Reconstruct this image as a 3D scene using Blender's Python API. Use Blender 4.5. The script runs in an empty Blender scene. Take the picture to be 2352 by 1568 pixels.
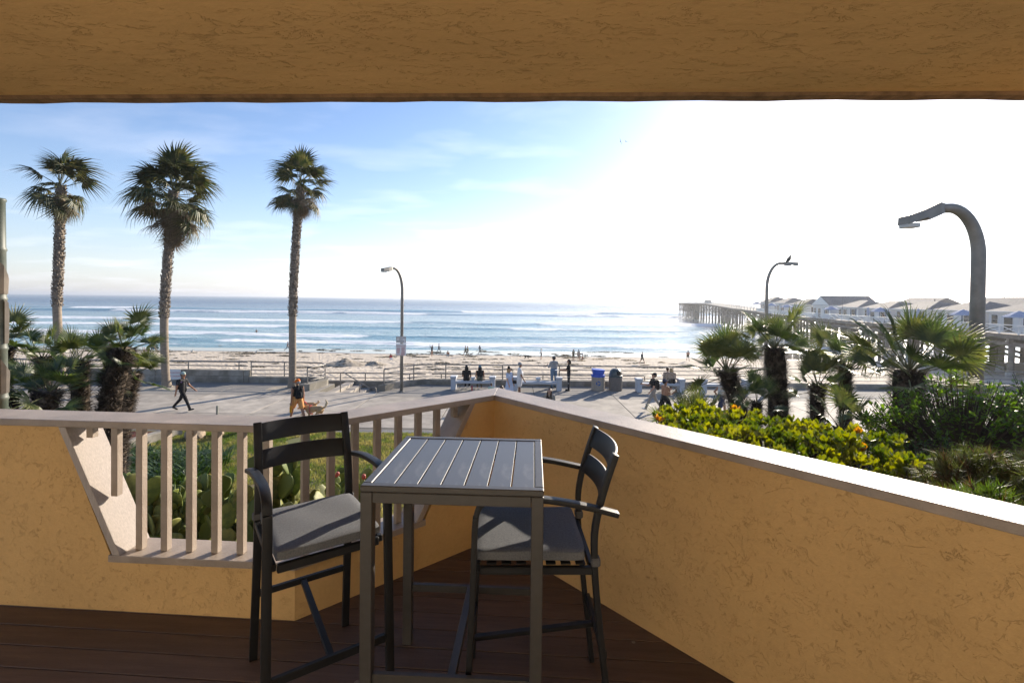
import bpy, bmesh, math, random
import numpy as np
from mathutils import Vector, Matrix, Euler
random.seed(7); np.random.seed(7)
sc = bpy.context.scene
COL = sc.collection
rad = math.radians
# ------------------------------------------------------------------ camera
LENS, CAM_Z, PITCH, ROLL, SHIFT = 17.0, 4.95, rad(.7), .0111, -.0361
FW = Vector((0, math.cos(PITCH), -math.sin(PITCH)))
UP0 = Vector((0, math.sin(PITCH), math.cos(PITCH))); RT0 = Vector((1, 0, 0))
RT = RT0*math.cos(ROLL)+UP0*math.sin(ROLL); UPV = UP0*math.cos(ROLL)-RT0*math.sin(ROLL)
cam = bpy.data.cameras.new('camera'); camo = bpy.data.objects.new('camera', cam); COL.objects.link(camo)
camo.matrix_world = Matrix(((RT.x, UPV.x, -FW.x, 0), (RT.y, UPV.y, -FW.y, 0), (RT.z, UPV.z, -FW.z, CAM_Z), (0, 0, 0, 1)))
cam.lens = LENS; cam.sensor_width = 36; cam.sensor_fit = 'HORIZONTAL'; cam.shift_y = SHIFT
cam.clip_start = .05; cam.clip_end = 30000
sc.camera = camo
# ------------------------------------------------------------------ light
SUN_AZ, SUN_EL = rad(35.4), rad(18.9)
world = bpy.data.worlds.new('World'); sc.world = world; world.use_nodes = True
nt = world.node_tree; nt.nodes.clear()
def N(t, ty, **kw):
    n = t.nodes.new(ty)
    for k, v in kw.items():
        if k in n.inputs: n.inputs[k].default_value = v
        else: setattr(n, k, v)
    return n
SKY_STRENGTH = .092
wo = N(nt, 'ShaderNodeOutputWorld'); bg = N(nt, 'ShaderNodeBackground'); bg.inputs[1].default_value = SKY_STRENGTH
sky = N(nt, 'ShaderNodeTexSky'); sky.sky_type = 'NISHITA'; sky.sun_disc = False
sky.sun_elevation = SUN_EL; sky.sun_rotation = SUN_AZ; sky.altitude = 0; sky.air_density = 1.0; sky.dust_density = .45; sky.ozone_density = 2.5
# thin high cloud: noise on the sky direction projected on a flat layer
tc = N(nt, 'ShaderNodeTexCoord'); sep = N(nt, 'ShaderNodeSeparateXYZ'); nt.links.new(tc.outputs['Generated'], sep.inputs[0])
def mth(op, a, b=None, c=None):
    n = nt.nodes.new('ShaderNodeMath'); n.operation = op
    for i, v in enumerate((a, b, c)):
        if v is None: continue
        if hasattr(v, 'links') or hasattr(v, 'is_linked'): nt.links.new(v, n.inputs[i])
        else: n.inputs[i].default_value = v
    return n.outputs[0]
zc = mth('MAXIMUM', sep.outputs[2], 0.0); den = mth('ADD', zc, .09)
cx = mth('DIVIDE', sep.outputs[0], den); cy = mth('DIVIDE', sep.outputs[1], den)
cmb = N(nt, 'ShaderNodeCombineXYZ'); nt.links.new(cx, cmb.inputs[0]); nt.links.new(mth('MULTIPLY', cy, 1.6), cmb.inputs[1])
no = N(nt, 'ShaderNodeTexNoise', Scale=.95, Detail=8.0, Roughness=.52, Distortion=.2); nt.links.new(cmb.outputs[0], no.inputs['Vector'])
ramp = N(nt, 'ShaderNodeValToRGB'); ramp.color_ramp.elements[0].position = .50; ramp.color_ramp.elements[1].position = .74
nt.links.new(no.outputs[0], ramp.inputs[0])
cf = mth('MULTIPLY', ramp.outputs[0], .34)
cl = N(nt, 'ShaderNodeMix', data_type='RGBA', blend_type='MIX')
hs = N(nt, 'ShaderNodeHueSaturation', Saturation=.12, Value=1.08); nt.links.new(sky.outputs[0], hs.inputs['Color'])
hz = mth('MULTIPLY', mth('POWER', 2.718, mth('MULTIPLY', zc, -9.0)), .72); nt.links.new(hz, cl.inputs[0]); nt.links.new(sky.outputs[0], cl.inputs[6]); nt.links.new(hs.outputs[0], cl.inputs[7])
wbm = N(nt, 'ShaderNodeMix', data_type='RGBA', blend_type='MULTIPLY'); wbm.inputs[0].default_value = 1; wbm.inputs[7].default_value = (.955, .965, 1.075, 1); cl2 = N(nt, 'ShaderNodeMix', data_type='RGBA', blend_type='MIX'); hs3 = N(nt, 'ShaderNodeHueSaturation', Saturation=.15, Value=1.45); nt.links.new(cl.outputs[2], hs3.inputs['Color']); nt.links.new(cf, cl2.inputs[0]); nt.links.new(cl.outputs[2], cl2.inputs[6]); nt.links.new(hs3.outputs[0], cl2.inputs[7]); nt.links.new(cl2.outputs[2], wbm.inputs[6]); nt.links.new(wbm.outputs[2], bg.inputs[0]); nt.links.new(bg.outputs[0], wo.inputs[0])
sl = bpy.data.lights.new('sun', 'SUN'); sl.energy = 4.8; sl.angle = rad(.53); sl.color = (1, .88, .72)
so = bpy.data.objects.new('sun', sl); COL.objects.link(so)
SUN_DIR = Vector((math.sin(SUN_AZ)*math.cos(SUN_EL), math.cos(SUN_AZ)*math.cos(SUN_EL), math.sin(SUN_EL)))
so.rotation_euler = (-SUN_DIR).to_track_quat('-Z', 'Y').to_euler(); so.location = (6, 6, 30)
sc.view_settings.view_transform = 'Standard'; sc.view_settings.look = 'None'; sc.view_settings.gamma = 1
sc.view_settings.exposure = 1.1; sc.view_settings.use_curve_mapping = False
try:
    sc.cycles.use_denoising = True; sc.cycles.denoiser = 'OPENIMAGEDENOISE'
    sc.cycles.max_bounces = 8; sc.cycles.diffuse_bounces = 5; sc.cycles.glossy_bounces = 4; sc.cycles.transmission_bounces = 4
    sc.cycles.sample_clamp_indirect = 6; sc.cycles.caustics_reflective = False; sc.cycles.caustics_refractive = False
except Exception: pass
# ------------------------------------------------------------------ places: a point of the photograph (2352 px wide) on a plane of the real world
FPX = LENS/36*2352; PPY = 784+SHIFT*2352
CAMP = Vector((0, 0, CAM_Z))
def ray(x, y): return FW+(x-1176)/FPX*RT-(y-PPY)/FPX*UPV
def P(x, y, z=0.0): d = ray(x, y); return CAMP+d*((z-CAM_Z)/d.z)
def PD(x, y, Y): d = ray(x, y); return CAMP+d*(Y/d.y)
SEA = -4.5
BY = [-50, 27.7, 34, 45, 60, 75, 88, 112, 160]; BZ = [-1.2, -1.4, -2.1, -3.0, -3.75, -4.2, -4.52, -5.4, -7]
def beach_z(Y): return float(np.interp(Y, BY, BZ))
def PB(x, y):
    d = ray(x, y); Y = 75
    for _ in range(40):
        p = CAMP+d*((beach_z(Y)-CAM_Z)/d.z); Y = .5*Y+.5*p.y
    return Vector((p.x, p.y, beach_z(p.y)))
# ------------------------------------------------------------------ materials
MATS = {}
def lin(c):
    return tuple(((v/12.92) if v <= .04045 else ((v+.055)/1.055)**2.4) for v in c)
def mat(name, col, rough=.6, var=.12, scale=6, bump=0, bscale=60, metal=0, spec=.4, rnd=0, trans=0, stretch=(1, 1, 1), detail=5, col2=None, lo=.42, hi=.62, coat=0):
    if name in MATS: return MATS[name]
    m = bpy.data.materials.new(name); m.use_nodes = True; t = m.node_tree; t.nodes.clear()
    out = N(t, 'ShaderNodeOutputMaterial'); b = N(t, 'ShaderNodeBsdfPrincipled')
    b.inputs['Roughness'].default_value = rough; b.inputs['Metallic'].default_value = metal; b.inputs['Specular IOR Level'].default_value = spec
    if coat: b.inputs['Coat Weight'].default_value = coat
    tcn = N(t, 'ShaderNodeTexCoord'); mp = N(t, 'ShaderNodeMapping'); mp.inputs['Scale'].default_value = stretch
    t.links.new(tcn.outputs['Object'], mp.inputs[0])
    nz = N(t, 'ShaderNodeTexNoise', Scale=scale, Detail=detail, Roughness=.6); t.links.new(mp.outputs[0], nz.inputs['Vector'])
    c1 = tuple(max(0, v*(1-var)) for v in col)+(1,); c2 = (tuple(min(1, v*(1+var)) for v in col) if col2 is None else tuple(col2))+(1,)
    rp = N(t, 'ShaderNodeValToRGB'); e = rp.color_ramp.elements; e[0].color = c1; e[1].color = c2; e[0].position = lo if col2 else .3; e[1].position = hi if col2 else .7
    t.links.new(nz.outputs[0], rp.inputs[0]); src = rp.outputs[0]
    if rnd:
        oi = N(t, 'ShaderNodeObjectInfo'); mr = N(t, 'ShaderNodeMapRange'); mr.inputs[3].default_value = 1-rnd; mr.inputs[4].default_value = 1+rnd
        t.links.new(oi.outputs['Random'], mr.inputs[0]); hv = N(t, 'ShaderNodeHueSaturation'); t.links.new(mr.outputs[0], hv.inputs['Value']); t.links.new(src, hv.inputs['Color']); src = hv.outputs[0]
    t.links.new(src, b.inputs['Base Color'])
    if bump:
        nb = N(t, 'ShaderNodeTexNoise', Scale=bscale, Detail=4.0, Roughness=.65); t.links.new(mp.outputs[0], nb.inputs['Vector'])
        bp = N(t, 'ShaderNodeBump', Strength=min(1, bump), Distance=.01*max(1, bump)); t.links.new(nb.outputs[0], bp.inputs['Height']); t.links.new(bp.outputs[0], b.inputs['Normal'])
    sh = b.outputs[0]
    if trans:
        tr = N(t, 'ShaderNodeBsdfTranslucent'); hs2 = N(t, 'ShaderNodeHueSaturation', Saturation=1.15, Value=1.7); t.links.new(src, hs2.inputs['Color']); t.links.new(hs2.outputs[0], tr.inputs[0])
        mx = N(t, 'ShaderNodeMixShader', Fac=trans); t.links.new(sh, mx.inputs[1]); t.links.new(tr.outputs[0], mx.inputs[2]); sh = mx.outputs[0]
    t.links.new(sh, out.inputs[0]); MATS[name] = m
    return m
# ------------------------------------------------------------------ mesh helpers
class MB:
    def __init__(s): s.v = []; s.f = []; s.mi = []; s.cur = 0
    def add(s, vs, fs, M=None):
        o = len(s.v)
        if M is not None: vs = [M @ Vector(v) for v in vs]
        s.v += [tuple(v) for v in vs]; s.f += [tuple(i+o for i in f) for f in fs]; s.mi += [s.cur]*len(fs)
        return s
    def box(s, c, d, M=None, rz=0, bev=0):
        x, y, z = d[0]/2, d[1]/2, d[2]/2
        T = Matrix.Translation(c) @ Matrix.Rotation(rz, 4, 'Z')
        if M is not None: T = M @ T
        if bev:
            b = min(bev, x*.9, y*.9, z*.9); vs = []; ids = {}
            for sx in (-1, 1):
                for sy in (-1, 1):
                    for sz in (-1, 1):
                        for a in range(3):
                            q = [sx*(x-b), sy*(y-b), sz*(z-b)]; q[a] = (sx*x, sy*y, sz*z)[a]; ids[(sx, sy, sz, a)] = len(vs); vs.append(q)
            fs = []
            for a in range(3):
                o1, o2 = [k for k in range(3) if k != a]
                for sg in (-1, 1):
                    lp = []
                    for u, w in ((-1, -1), (1, -1), (1, 1), (-1, 1)):
                        k = [0, 0, 0]; k[a] = sg; k[o1] = u; k[o2] = w; lp.append(ids[(*k, a)])
                    if (sg > 0) == (a == 1): lp = lp[::-1]
                    fs.append(lp)
            for a in range(3):            # edges along axis a
                o1, o2 = [k for k in range(3) if k != a]
                for u in (-1, 1):
                    for w in (-1, 1):
                        k0 = [0, 0, 0]; k1 = [0, 0, 0]; k0[a] = -1; k1[a] = 1; k0[o1] = k1[o1] = u; k0[o2] = k1[o2] = w
                        lp = [ids[(*k0, o1)], ids[(*k1, o1)], ids[(*k1, o2)], ids[(*k0, o2)]]
                        if (u*w > 0) == (a != 1): lp = lp[::-1]
                        fs.append(lp)
            for sx in (-1, 1):
                for sy in (-1, 1):
                    for sz in (-1, 1):
                        lp = [ids[(sx, sy, sz, a)] for a in range(3)]
                        if sx*sy*sz < 0: lp = lp[::-1]
                        fs.append(lp)
            return s.add(vs, fs, T)
        vs = [(i*x, j*y, k*z) for i in (-1, 1) for j in (-1, 1) for k in (-1, 1)]
        return s.add(vs, [(0, 1, 3, 2), (4, 6, 7, 5), (0, 4, 5, 1), (2, 3, 7, 6), (0, 2, 6, 4), (1, 5, 7, 3)], T)
    def beam(s, a, b, w, h, bev=0, up=(0, 0, 1)):
        a = Vector(a); b = Vector(b); d = b-a; L = d.length; d.normalize()
        u = Vector(up); 
        if abs(d.dot(u)) > .999: u = Vector((0, 1, 0))
        xx = u.cross(d).normalized(); zz = d.cross(xx)      # box: x = width, y = along, z = height
        M = Matrix(((xx.x, d.x, zz.x, 0), (xx.y, d.y, zz.y, 0), (xx.z, d.z, zz.z, 0), (0, 0, 0, 1)))
        return s.box((0, 0, 0), (w, L, h), Matrix.Translation((a+b)/2) @ M, bev=bev)
    def tube(s, pts, r, n=8, cap=True, closed=False):
        pts = [Vector(p) for p in pts]; m = len(pts); rr = r if hasattr(r, '__len__') else [r]*m
        o = len(s.v); t0 = (pts[1]-pts[0]).normalized(); u = t0.orthogonal().normalized()
        for i, p in enumerate(pts):
            t = (pts[min(i+1, m-1)]-pts[max(i-1, 0)]).normalized()
            u = (u-t*u.dot(t)).normalized(); w = t.cross(u)
            for k in range(n):
                a = 2*math.pi*k/n; s.v.append(tuple(p+(u*math.cos(a)+w*math.sin(a))*rr[i]))
        for i in range(m-1):
            for k in range(n):
                s.f.append((o+i*n+k, o+i*n+(k+1) % n, o+(i+1)*n+(k+1) % n, o+(i+1)*n+k)); s.mi.append(s.cur)
        if cap:
            s.f.append(tuple(o+k for k in range(n))[::-1]); s.f.append(tuple(o+(m-1)*n+k for k in range(n))); s.mi += [s.cur]*2
        return s
    def lathe(s, prof, n=24, c=(0, 0, 0), M=None, cap=True):
        o = len(s.v); T = Matrix.Translation(c) if M is None else M
        for r, z in prof:
            for k in range(n):
                a = 2*math.pi*k/n; s.v.append(tuple(T @ Vector((r*math.cos(a), r*math.sin(a), z))))
        for i in range(len(prof)-1):
            for k in range(n):
                s.f.append((o+i*n+k, o+i*n+(k+1) % n, o+(i+1)*n+(k+1) % n, o+(i+1)*n+k)); s.mi.append(s.cur)
        if cap:
            s.f.append(tuple(o+k for k in range(n))[::-1]); s.f.append(tuple(o+(len(prof)-1)*n+k for k in range(n))); s.mi += [s.cur]*2
        return s
    def prism(s, poly, z0, z1):
        n = len(poly); a = sum(poly[i][0]*poly[(i+1) % n][1]-poly[(i+1) % n][0]*poly[i][1] for i in range(n))
        if a < 0: poly = poly[::-1]
        vs = [(x, y, z0) for x, y in poly]+[(x, y, z1) for x, y in poly]
        return s.add(vs, [tuple(range(n))[::-1], tuple(range(n, 2*n))]+[(i, (i+1) % n, n+(i+1) % n, n+i) for i in range(n)])
    def mesh(s, name, mats, smooth=False):
        me = bpy.data.meshes.new(name); me.from_pydata(s.v, [], s.f)
        for m in (mats if isinstance(mats, (list, tuple)) else [mats]): me.materials.append(m)
        if max(s.mi, default=0): me.polygons.foreach_set('material_index', s.mi)
        if smooth: me.polygons.foreach_set('use_smooth', [True]*len(me.polygons))
        me.update(); return me
    def build(s, name, mats, parent=None, smooth=False, kind=None, label=None, cat=None, group=None, loc=None, rz=0):
        return put(name, s.mesh(name, mats, smooth), parent, kind, label, cat, group, loc, rz)
def props(o, kind=None, label=None, cat=None, group=None):
    if kind: o['kind'] = kind
    if label: o['label'] = label
    if cat: o['category'] = cat
    if group: o['group'] = group
    return o
def put(name, me, parent=None, kind=None, label=None, cat=None, group=None, loc=None, rz=0, mw=None):
    o = bpy.data.objects.new(name, me); COL.objects.link(o); o.parent = parent
    if loc is not None: o.location = loc
    if rz: o.rotation_euler[2] = rz
    if mw is not None: o.matrix_basis = mw
    return props(o, kind, label, cat, group)
def thing(name, label, cat, loc=(0, 0, 0), rz=0, group=None, kind=None):
    o = bpy.data.objects.new(name, None); COL.objects.link(o); o.location = loc; o.rotation_euler[2] = rz; o.empty_display_size = .1
    return props(o, kind, label, cat, group)
def smooth_sharp(me, ang=40):
    me.polygons.foreach_set('use_smooth', [True]*len(me.polygons))
    try: me.set_sharp_from_angle(angle=rad(ang))
    except Exception: pass
    return me
def grid_mesh(name, X, Y, Z, m, smooth=True):
    r, c = X.shape; v = np.stack([X, Y, Z], -1).reshape(-1, 3)
    i = np.arange(r*c).reshape(r, c); q = np.stack([i[:-1, :-1], i[:-1, 1:], i[1:, 1:], i[1:, :-1]], -1).reshape(-1, 4)
    me = bpy.data.meshes.new(name); me.vertices.add(len(v)); me.vertices.foreach_set('co', v.ravel())
    me.loops.add(q.size); me.loops.foreach_set('vertex_index', q.ravel()); me.polygons.add(len(q))
    me.polygons.foreach_set('loop_start', np.arange(len(q))*4)
    if smooth: me.polygons.foreach_set('use_smooth', np.ones(len(q), bool))
    me.materials.append(m); me.update(calc_edges=True); me.validate(); return me
def vnoise(x, y, seed=0):
    def h(i, j): 
        n = np.sin(i*127.1+j*311.7+seed*74.7)*43758.5453; return n-np.floor(n)
    xi = np.floor(x); yi = np.floor(y); u = x-xi; v = y-yi; u = u*u*(3-2*u); v = v*v*(3-2*v)
    return (h(xi, yi)*(1-u)+h(xi+1, yi)*u)*(1-v)+(h(xi, yi+1)*(1-u)+h(xi+1, yi+1)*u)*v
def fbm(x, y, seed=0, o=4):
    s = 0; a = .5
    for k in range(o): s = s+a*vnoise(x*2**k, y*2**k, seed+k); a *= .5
    return s
U1 = random.uniform
def text_mesh(s, size, m, name='lettering', ext=.001):
    cu = bpy.data.curves.new(name, 'FONT'); cu.body = s; cu.size = size; cu.align_x = 'CENTER'; cu.align_y = 'CENTER'; cu.extrude = ext; cu.resolution_u = 2
    ob = bpy.data.objects.new(name, cu); COL.objects.link(ob); dg = bpy.context.evaluated_depsgraph_get()
    me = bpy.data.meshes.new_from_object(ob.evaluated_get(dg)); me.name = name; bpy.data.objects.remove(ob); me.materials.clear(); me.materials.append(m); return me
# ================================================================== balcony
DK = 3.17; RAIL = 4.24
def stucco(name, col, s=1.0, st=(1, 1, 1), dep=-.3):
    """sandy trowelled stucco: fine grain, broad trowel waves and short broken skip marks"""
    m = bpy.data.materials.new(name); m.use_nodes = True; t = m.node_tree; b = t.nodes['Principled BSDF']; b.inputs['Roughness'].default_value = .9; b.inputs['Specular IOR Level'].default_value = .15
    tcn = N(t, 'ShaderNodeTexCoord'); L = t.links.new; mp = N(t, 'ShaderNodeMapping'); mp.inputs['Scale'].default_value = st; L(tcn.outputs['Object'], mp.inputs[0]); co = mp.outputs[0]
    def noise(sc_, de, ro=.6, di=0.): n = N(t, 'ShaderNodeTexNoise', Scale=sc_, Detail=de, Roughness=ro, Distortion=di); L(co, n.inputs['Vector']); return n.outputs[0]
    def op(o, a, b_=None, c_=None):
        n = N(t, 'ShaderNodeMath', operation=o)
        for k_, v in enumerate((a, b_, c_)):
            if v is None: continue
            if isinstance(v, float): n.inputs[k_].default_value = v
            else: L(v, n.inputs[k_])
        return n.outputs[0]
    def sstep(v, lo_, hi_): n = N(t, 'ShaderNodeMapRange', interpolation_type='SMOOTHSTEP'); n.inputs[1].default_value = lo_; n.inputs[2].default_value = hi_; L(v, n.inputs[0]); return n.outputs[0]
    marks = None
    for sc_, ms, wd in ((8*s, 10*s, .011), (15*s, 19*s, .015), (4.5*s, 7*s, .005)):
        r_ = op('ABSOLUTE', op('SUBTRACT', noise(sc_, 6.0, .66, .7), .5)); ln = sstep(r_, wd, 0.0); mk = sstep(noise(ms, 4.0), .50, .60); q = op('MULTIPLY', ln, mk); marks = q if marks is None else op('MAXIMUM', marks, q)
    g = noise(150., 4.0, .7); wv = noise(3.2*s, 3.0); lump = noise(34*s, 5.0, .65)
    h = op('ADD', op('MULTIPLY', marks, dep), op('MULTIPLY', lump, .55)); h = op('ADD', h, op('MULTIPLY', g, .22)); h = op('ADD', h, op('MULTIPLY', wv, 1.6))
    bp = N(t, 'ShaderNodeBump', Strength=.8, Distance=.0065); L(h, bp.inputs['Height']); L(bp.outputs[0], b.inputs['Normal'])
    mo = noise(1.1, 5.0); sp = noise(60., 3.0); mxv = op('ADD', op('MULTIPLY', mo, .75), op('MULTIPLY', sp, .25))
    rp = N(t, 'ShaderNodeValToRGB'); e = rp.color_ramp.elements; e[0].position = .32; e[1].position = .66; e[0].color = tuple(v*.84 for v in col)+(1,); e[1].color = tuple(min(1, v*1.08) for v in col)+(1,)
    L(mxv, rp.inputs[0]); L(rp.outputs[0], b.inputs['Base Color']); return m
STUC = stucco('golden stucco', (.64, .405, .17)); SOFF = stucco('soffit stucco', (.72, .46, .20), .8, (.55, 1.3, 1), -.7)
TRIM = mat('taupe trim paint', (.33, .27, .22), .42, .20, 5, .35, 90, spec=.5, stretch=(1, 1, 1))
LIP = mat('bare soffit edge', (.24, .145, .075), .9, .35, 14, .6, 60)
def deck_mat():
    m = mat('brown decking', (.095, .056, .038), .5, .28, 3, .3, 25, spec=.45, rnd=.16, stretch=(1, 14, 14)); t = m.node_tree; b = [n for n in t.nodes if n.type == 'BSDF_PRINCIPLED'][0]
    src = b.inputs['Base Color'].links[0].from_socket; tcn = N(t, 'ShaderNodeNewGeometry')
    v = N(t, 'ShaderNodeTexVoronoi', Scale=6.0); t.links.new(tcn.outputs['Position'], v.inputs['Vector'])
    lt = N(t, 'ShaderNodeMath', operation='LESS_THAN'); lt.inputs[1].default_value = .075; t.links.new(v.outputs['Distance'], lt.inputs[0])
    sx = N(t, 'ShaderNodeSeparateXYZ'); t.links.new(v.outputs['Color'], sx.inputs[0]); g2 = N(t, 'ShaderNodeMath', operation='GREATER_THAN'); g2.inputs[1].default_value = .72; t.links.new(sx.outputs[0], g2.inputs[0])
    mu = N(t, 'ShaderNodeMath', operation='MULTIPLY'); t.links.new(lt.outputs[0], mu.inputs[0]); t.links.new(g2.outputs[0], mu.inputs[1])
    m2 = N(t, 'ShaderNodeMath', operation='MULTIPLY'); m2.inputs[1].default_value = .55; t.links.new(mu.outputs[0], m2.inputs[0])
    mx = N(t, 'ShaderNodeMix', data_type='RGBA'); mx.inputs[7].default_value = (.33, .27, .22, 1); t.links.new(m2.outputs[0], mx.inputs[0]); t.links.new(src, mx.inputs[6]); t.links.new(mx.outputs[2], b.inputs['Base Color']); return m
DECK = deck_mat()
balc = thing('hotel_balcony', 'golden stucco hotel balcony with taupe capped railing and brown deck', 'balcony', (0, 0, 0))
A = Vector((-1.173, 2.632)); B = Vector((-.121, 3.561)); uL = Vector((-1.734, .110)).normalized(); Lp = A+uL*3.1
uR = Vector((1.182, -1.327)).normalized(); Rp = B+uR*5.6
LINE = [Lp, A, B, Rp]
def offs(d):
    """the inner wall line moved outwards by d, mitred"""
    out = []
    for i, p in enumerate(LINE):
        ns = []
        for a, b in ((i-1, i), (i, i+1)):
            if 0 <= a and b < len(LINE): e = (LINE[b]-LINE[a]).normalized(); ns.append(Vector((-e.y, e.x)))
        if len(ns) == 1: out.append(p+ns[0]*d)
        else: bi = (ns[0]+ns[1]).normalized(); out.append(p+bi*(d/bi.dot(ns[0])))
    return out
TH = .17
def along(i, s, d): e = (LINE[i+1]-LINE[i]).normalized(); n = Vector((-e.y, e.x)); return LINE[i]+e*s+n*d
def wall_prism(i, poly, d0=0., d1=TH, mitre0=None, mitre1=None):
    """poly in (s,z) on wall segment i, through the thickness"""
    mb = MB(); n = len(poly); vs = []
    o0, o1 = offs(d0), offs(d1); L = (LINE[i+1]-LINE[i]).length
    for oo, d in ((o0, d0), (o1, d1)):
        for s, z in poly:
            q = oo[i] if s <= 0 else oo[i+1] if s >= L else along(i, s, d)
            vs.append((q.x, q.y, z))
    fs = [tuple(range(n)), tuple(range(2*n-1, n-1, -1))]+[(i2, n+i2, n+(i2+1) % n, (i2+1) % n) for i2 in range(n)]
    mb.add(vs, fs); return mb
LLA = (A-Lp).length; LAB = (B-A).length; LBR = (Rp-B).length
SILL = 3.49; CT = .04
def pw(i, poly, nm, m, d0=0., d1=TH, **k):
    me = wall_prism(i, poly, d0, d1).mesh(nm, m); bm = bmesh.new(); bm.from_mesh(me); bmesh.ops.recalc_face_normals(bm, faces=bm.faces)
    if k.get('bev'): bmesh.ops.bevel(bm, geom=bm.edges, offset=k['bev'], segments=2, affect='EDGES', profile=.5)
    bm.to_mesh(me); bm.free(); return put(nm, me, balc, label=k.get('label'))
zt = RAIL-CT; zb = DK+.001; zs = SILL-CT
sT, sB = LLA-1.376, LLA-1.055; aB, aT = .80, 1.22      # where the slanted ends of the opening meet the top and the sill
pw(0, [(0, zb), (LLA, zb), (LLA, zs), (sB, zs), (sT, zt), (0, zt)], 'parapet_wall', STUC, label='golden stucco parapet left of the balusters')
pw(1, [(0, zb), (LAB, zb), (LAB, zt), (aT, zt), (aB, zs), (0, zs)], 'parapet_wall', STUC)
pw(2, [(0, zb), (LBR, zb), (LBR, zt), (0, zt)], 'parapet_wall', STUC, label='long golden stucco parapet right of the table')
for i, L in enumerate((LLA, LAB, LBR)): pw(i, [(0, zt+.001), (L, zt+.001), (L, RAIL), (0, RAIL)], 'rail_cap', TRIM, -.012, TH+.035, bev=.004)
pw(0, [(sB-.02, zs+.001), (LLA, zs+.001), (LLA, SILL), (sB-.02, SILL)], 'sill_board', TRIM, -.012, TH+.03, bev=.004)
pw(1, [(0, zs+.001), (aB+.02, zs+.001), (aB+.02, SILL), (0, SILL)], 'sill_board', TRIM, -.012, TH+.03, bev=.004)
k = .042
JAMB = mat('weathered painted board', (.44, .385, .345), .6, .16, 5, .6, 30, stretch=(30, 30, 2.2))
pw(0, [(sB+.004, SILL), (sB+.004+k*1.08, SILL), (sT+k*1.08, zt), (sT+.002, zt)], 'jamb_board', JAMB, -.010, TH+.028, bev=.003)
pw(1, [(aB-k*1.15, SILL), (aB-.004, SILL), (aT-.002, zt), (aT-k*1.15, zt)], 'jamb_board', TRIM, -.010, TH+.028, bev=.003)
bal_me = {}
def baluster(p, zlo, ang):
    h = zt-zlo; key = round(h, 3)
    if key not in bal_me:
        mb = MB(); mb.box((0, 0, h/2), (.039, .039, h-.001), bev=.002); bal_me[key] = mb.mesh('baluster', TRIM)
    put('baluster', bal_me[key], balc, loc=(p.x, p.y, zlo), rz=ang)
angA = math.atan2((A-Lp).y, (A-Lp).x); angB = math.atan2((B-A).y, (B-A).x)
for kx in range(8):
    s = LLA-1.252-.02+.15*kx
    zl = SILL
    if s < sB+k*1.08: zl = SILL+(zt-SILL)*((sB+.004+k*1.08)-s+.02)/(sB-sT)
    baluster(along(0, s+.02, .075), zl, angA)
for kx in range(9):
    s = .075+.146*kx
    if s > aT-.06: break
    zl = SILL
    if s > aB-k*1.15: zl = SILL+(zt-SILL)*(s-(aB-k*1.15)+.02)/(aT-aB)
    if zt-zl > .05: baluster(along(1, s, .075), zl, angB)
# deck boards
deck = put('deck', MB().prism([(-4.4, -1.6), (3.9, -1.6), (3.9, 0), (2.2, 1.2), (-.1, 3.66), (-1.2, 2.7), (-4.4, 2.9)], DK-.12, DK-.035).mesh('deck', mat('under deck', (.02, .015, .01), .9)), balc)
sl_ = -.0634; inn = offs(.03)
def xr(t):
    """x range of the deck inside the parapets on the line y = t + sl*x"""
    xs = []
    for i in range(3):
        a, b = inn[i], inn[i+1]; fa = a.y-t-sl_*a.x; fb = b.y-t-sl_*b.x
        if fa*fb < 0: q = fa/(fa-fb); xs.append(a.x+(b.x-a.x)*q)
    return xs
t = -1.5; pitch = .1397
while t < 3.66:
    lo, hi = -4.3, 3.85; e = []
    for tt in (t+.004, t+pitch-.004):
        xs = xr(tt); e.append((min([x for x in xs if x < -.1] or [-4.3]), max([x for x in xs if x > -.2] or [3.85])))
    if t < 3.45:
        lo = min(v[0] for v in e); hi = max(v[1] for v in e)
        if t > 2.52: lo = max(lo, min(v[0] for v in e))
        c = (lo+hi)/2; mb = MB(); mb.box((0, 0, 0), ((hi-lo), pitch-.006, .028), bev=.0025)
        put('deck_board', mb.mesh('deck_board', DECK), deck, loc=(c, t+pitch/2+sl_*c, DK-.0141), rz=math.atan(sl_))
    t += pitch
# soffit, back wall, ceiling edge
e0 = Vector((-5.2, 2.564+2.49*.0356)); e1 = Vector((5.0, 2.564-7.71*.0356))
mb = MB(); mb.prism([tuple(e0), tuple(e1), (5., -1.7), (-5.2, -1.7)], 5.966, 6.3); mb.build('soffit', SOFF, balc, label='rough golden stucco soffit overhead')
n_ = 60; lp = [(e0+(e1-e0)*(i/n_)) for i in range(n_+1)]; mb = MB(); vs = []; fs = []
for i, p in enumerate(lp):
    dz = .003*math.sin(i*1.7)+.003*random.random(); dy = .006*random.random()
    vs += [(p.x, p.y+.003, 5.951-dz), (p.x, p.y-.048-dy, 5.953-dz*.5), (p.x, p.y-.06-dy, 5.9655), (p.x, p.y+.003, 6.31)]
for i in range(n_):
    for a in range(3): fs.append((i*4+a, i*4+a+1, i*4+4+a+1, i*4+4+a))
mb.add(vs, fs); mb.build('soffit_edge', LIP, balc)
mb = MB(); mb.box((-.2, -.95, 4.6), (10, .2, 3.4)); mb.build('house_bounce_wall', mat('pale house bounce wall', (.74, .70, .62), .85, .04, 2), balc)  # unseen back wall, made pale and set close to bounce sunlight onto the balcony
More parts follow.
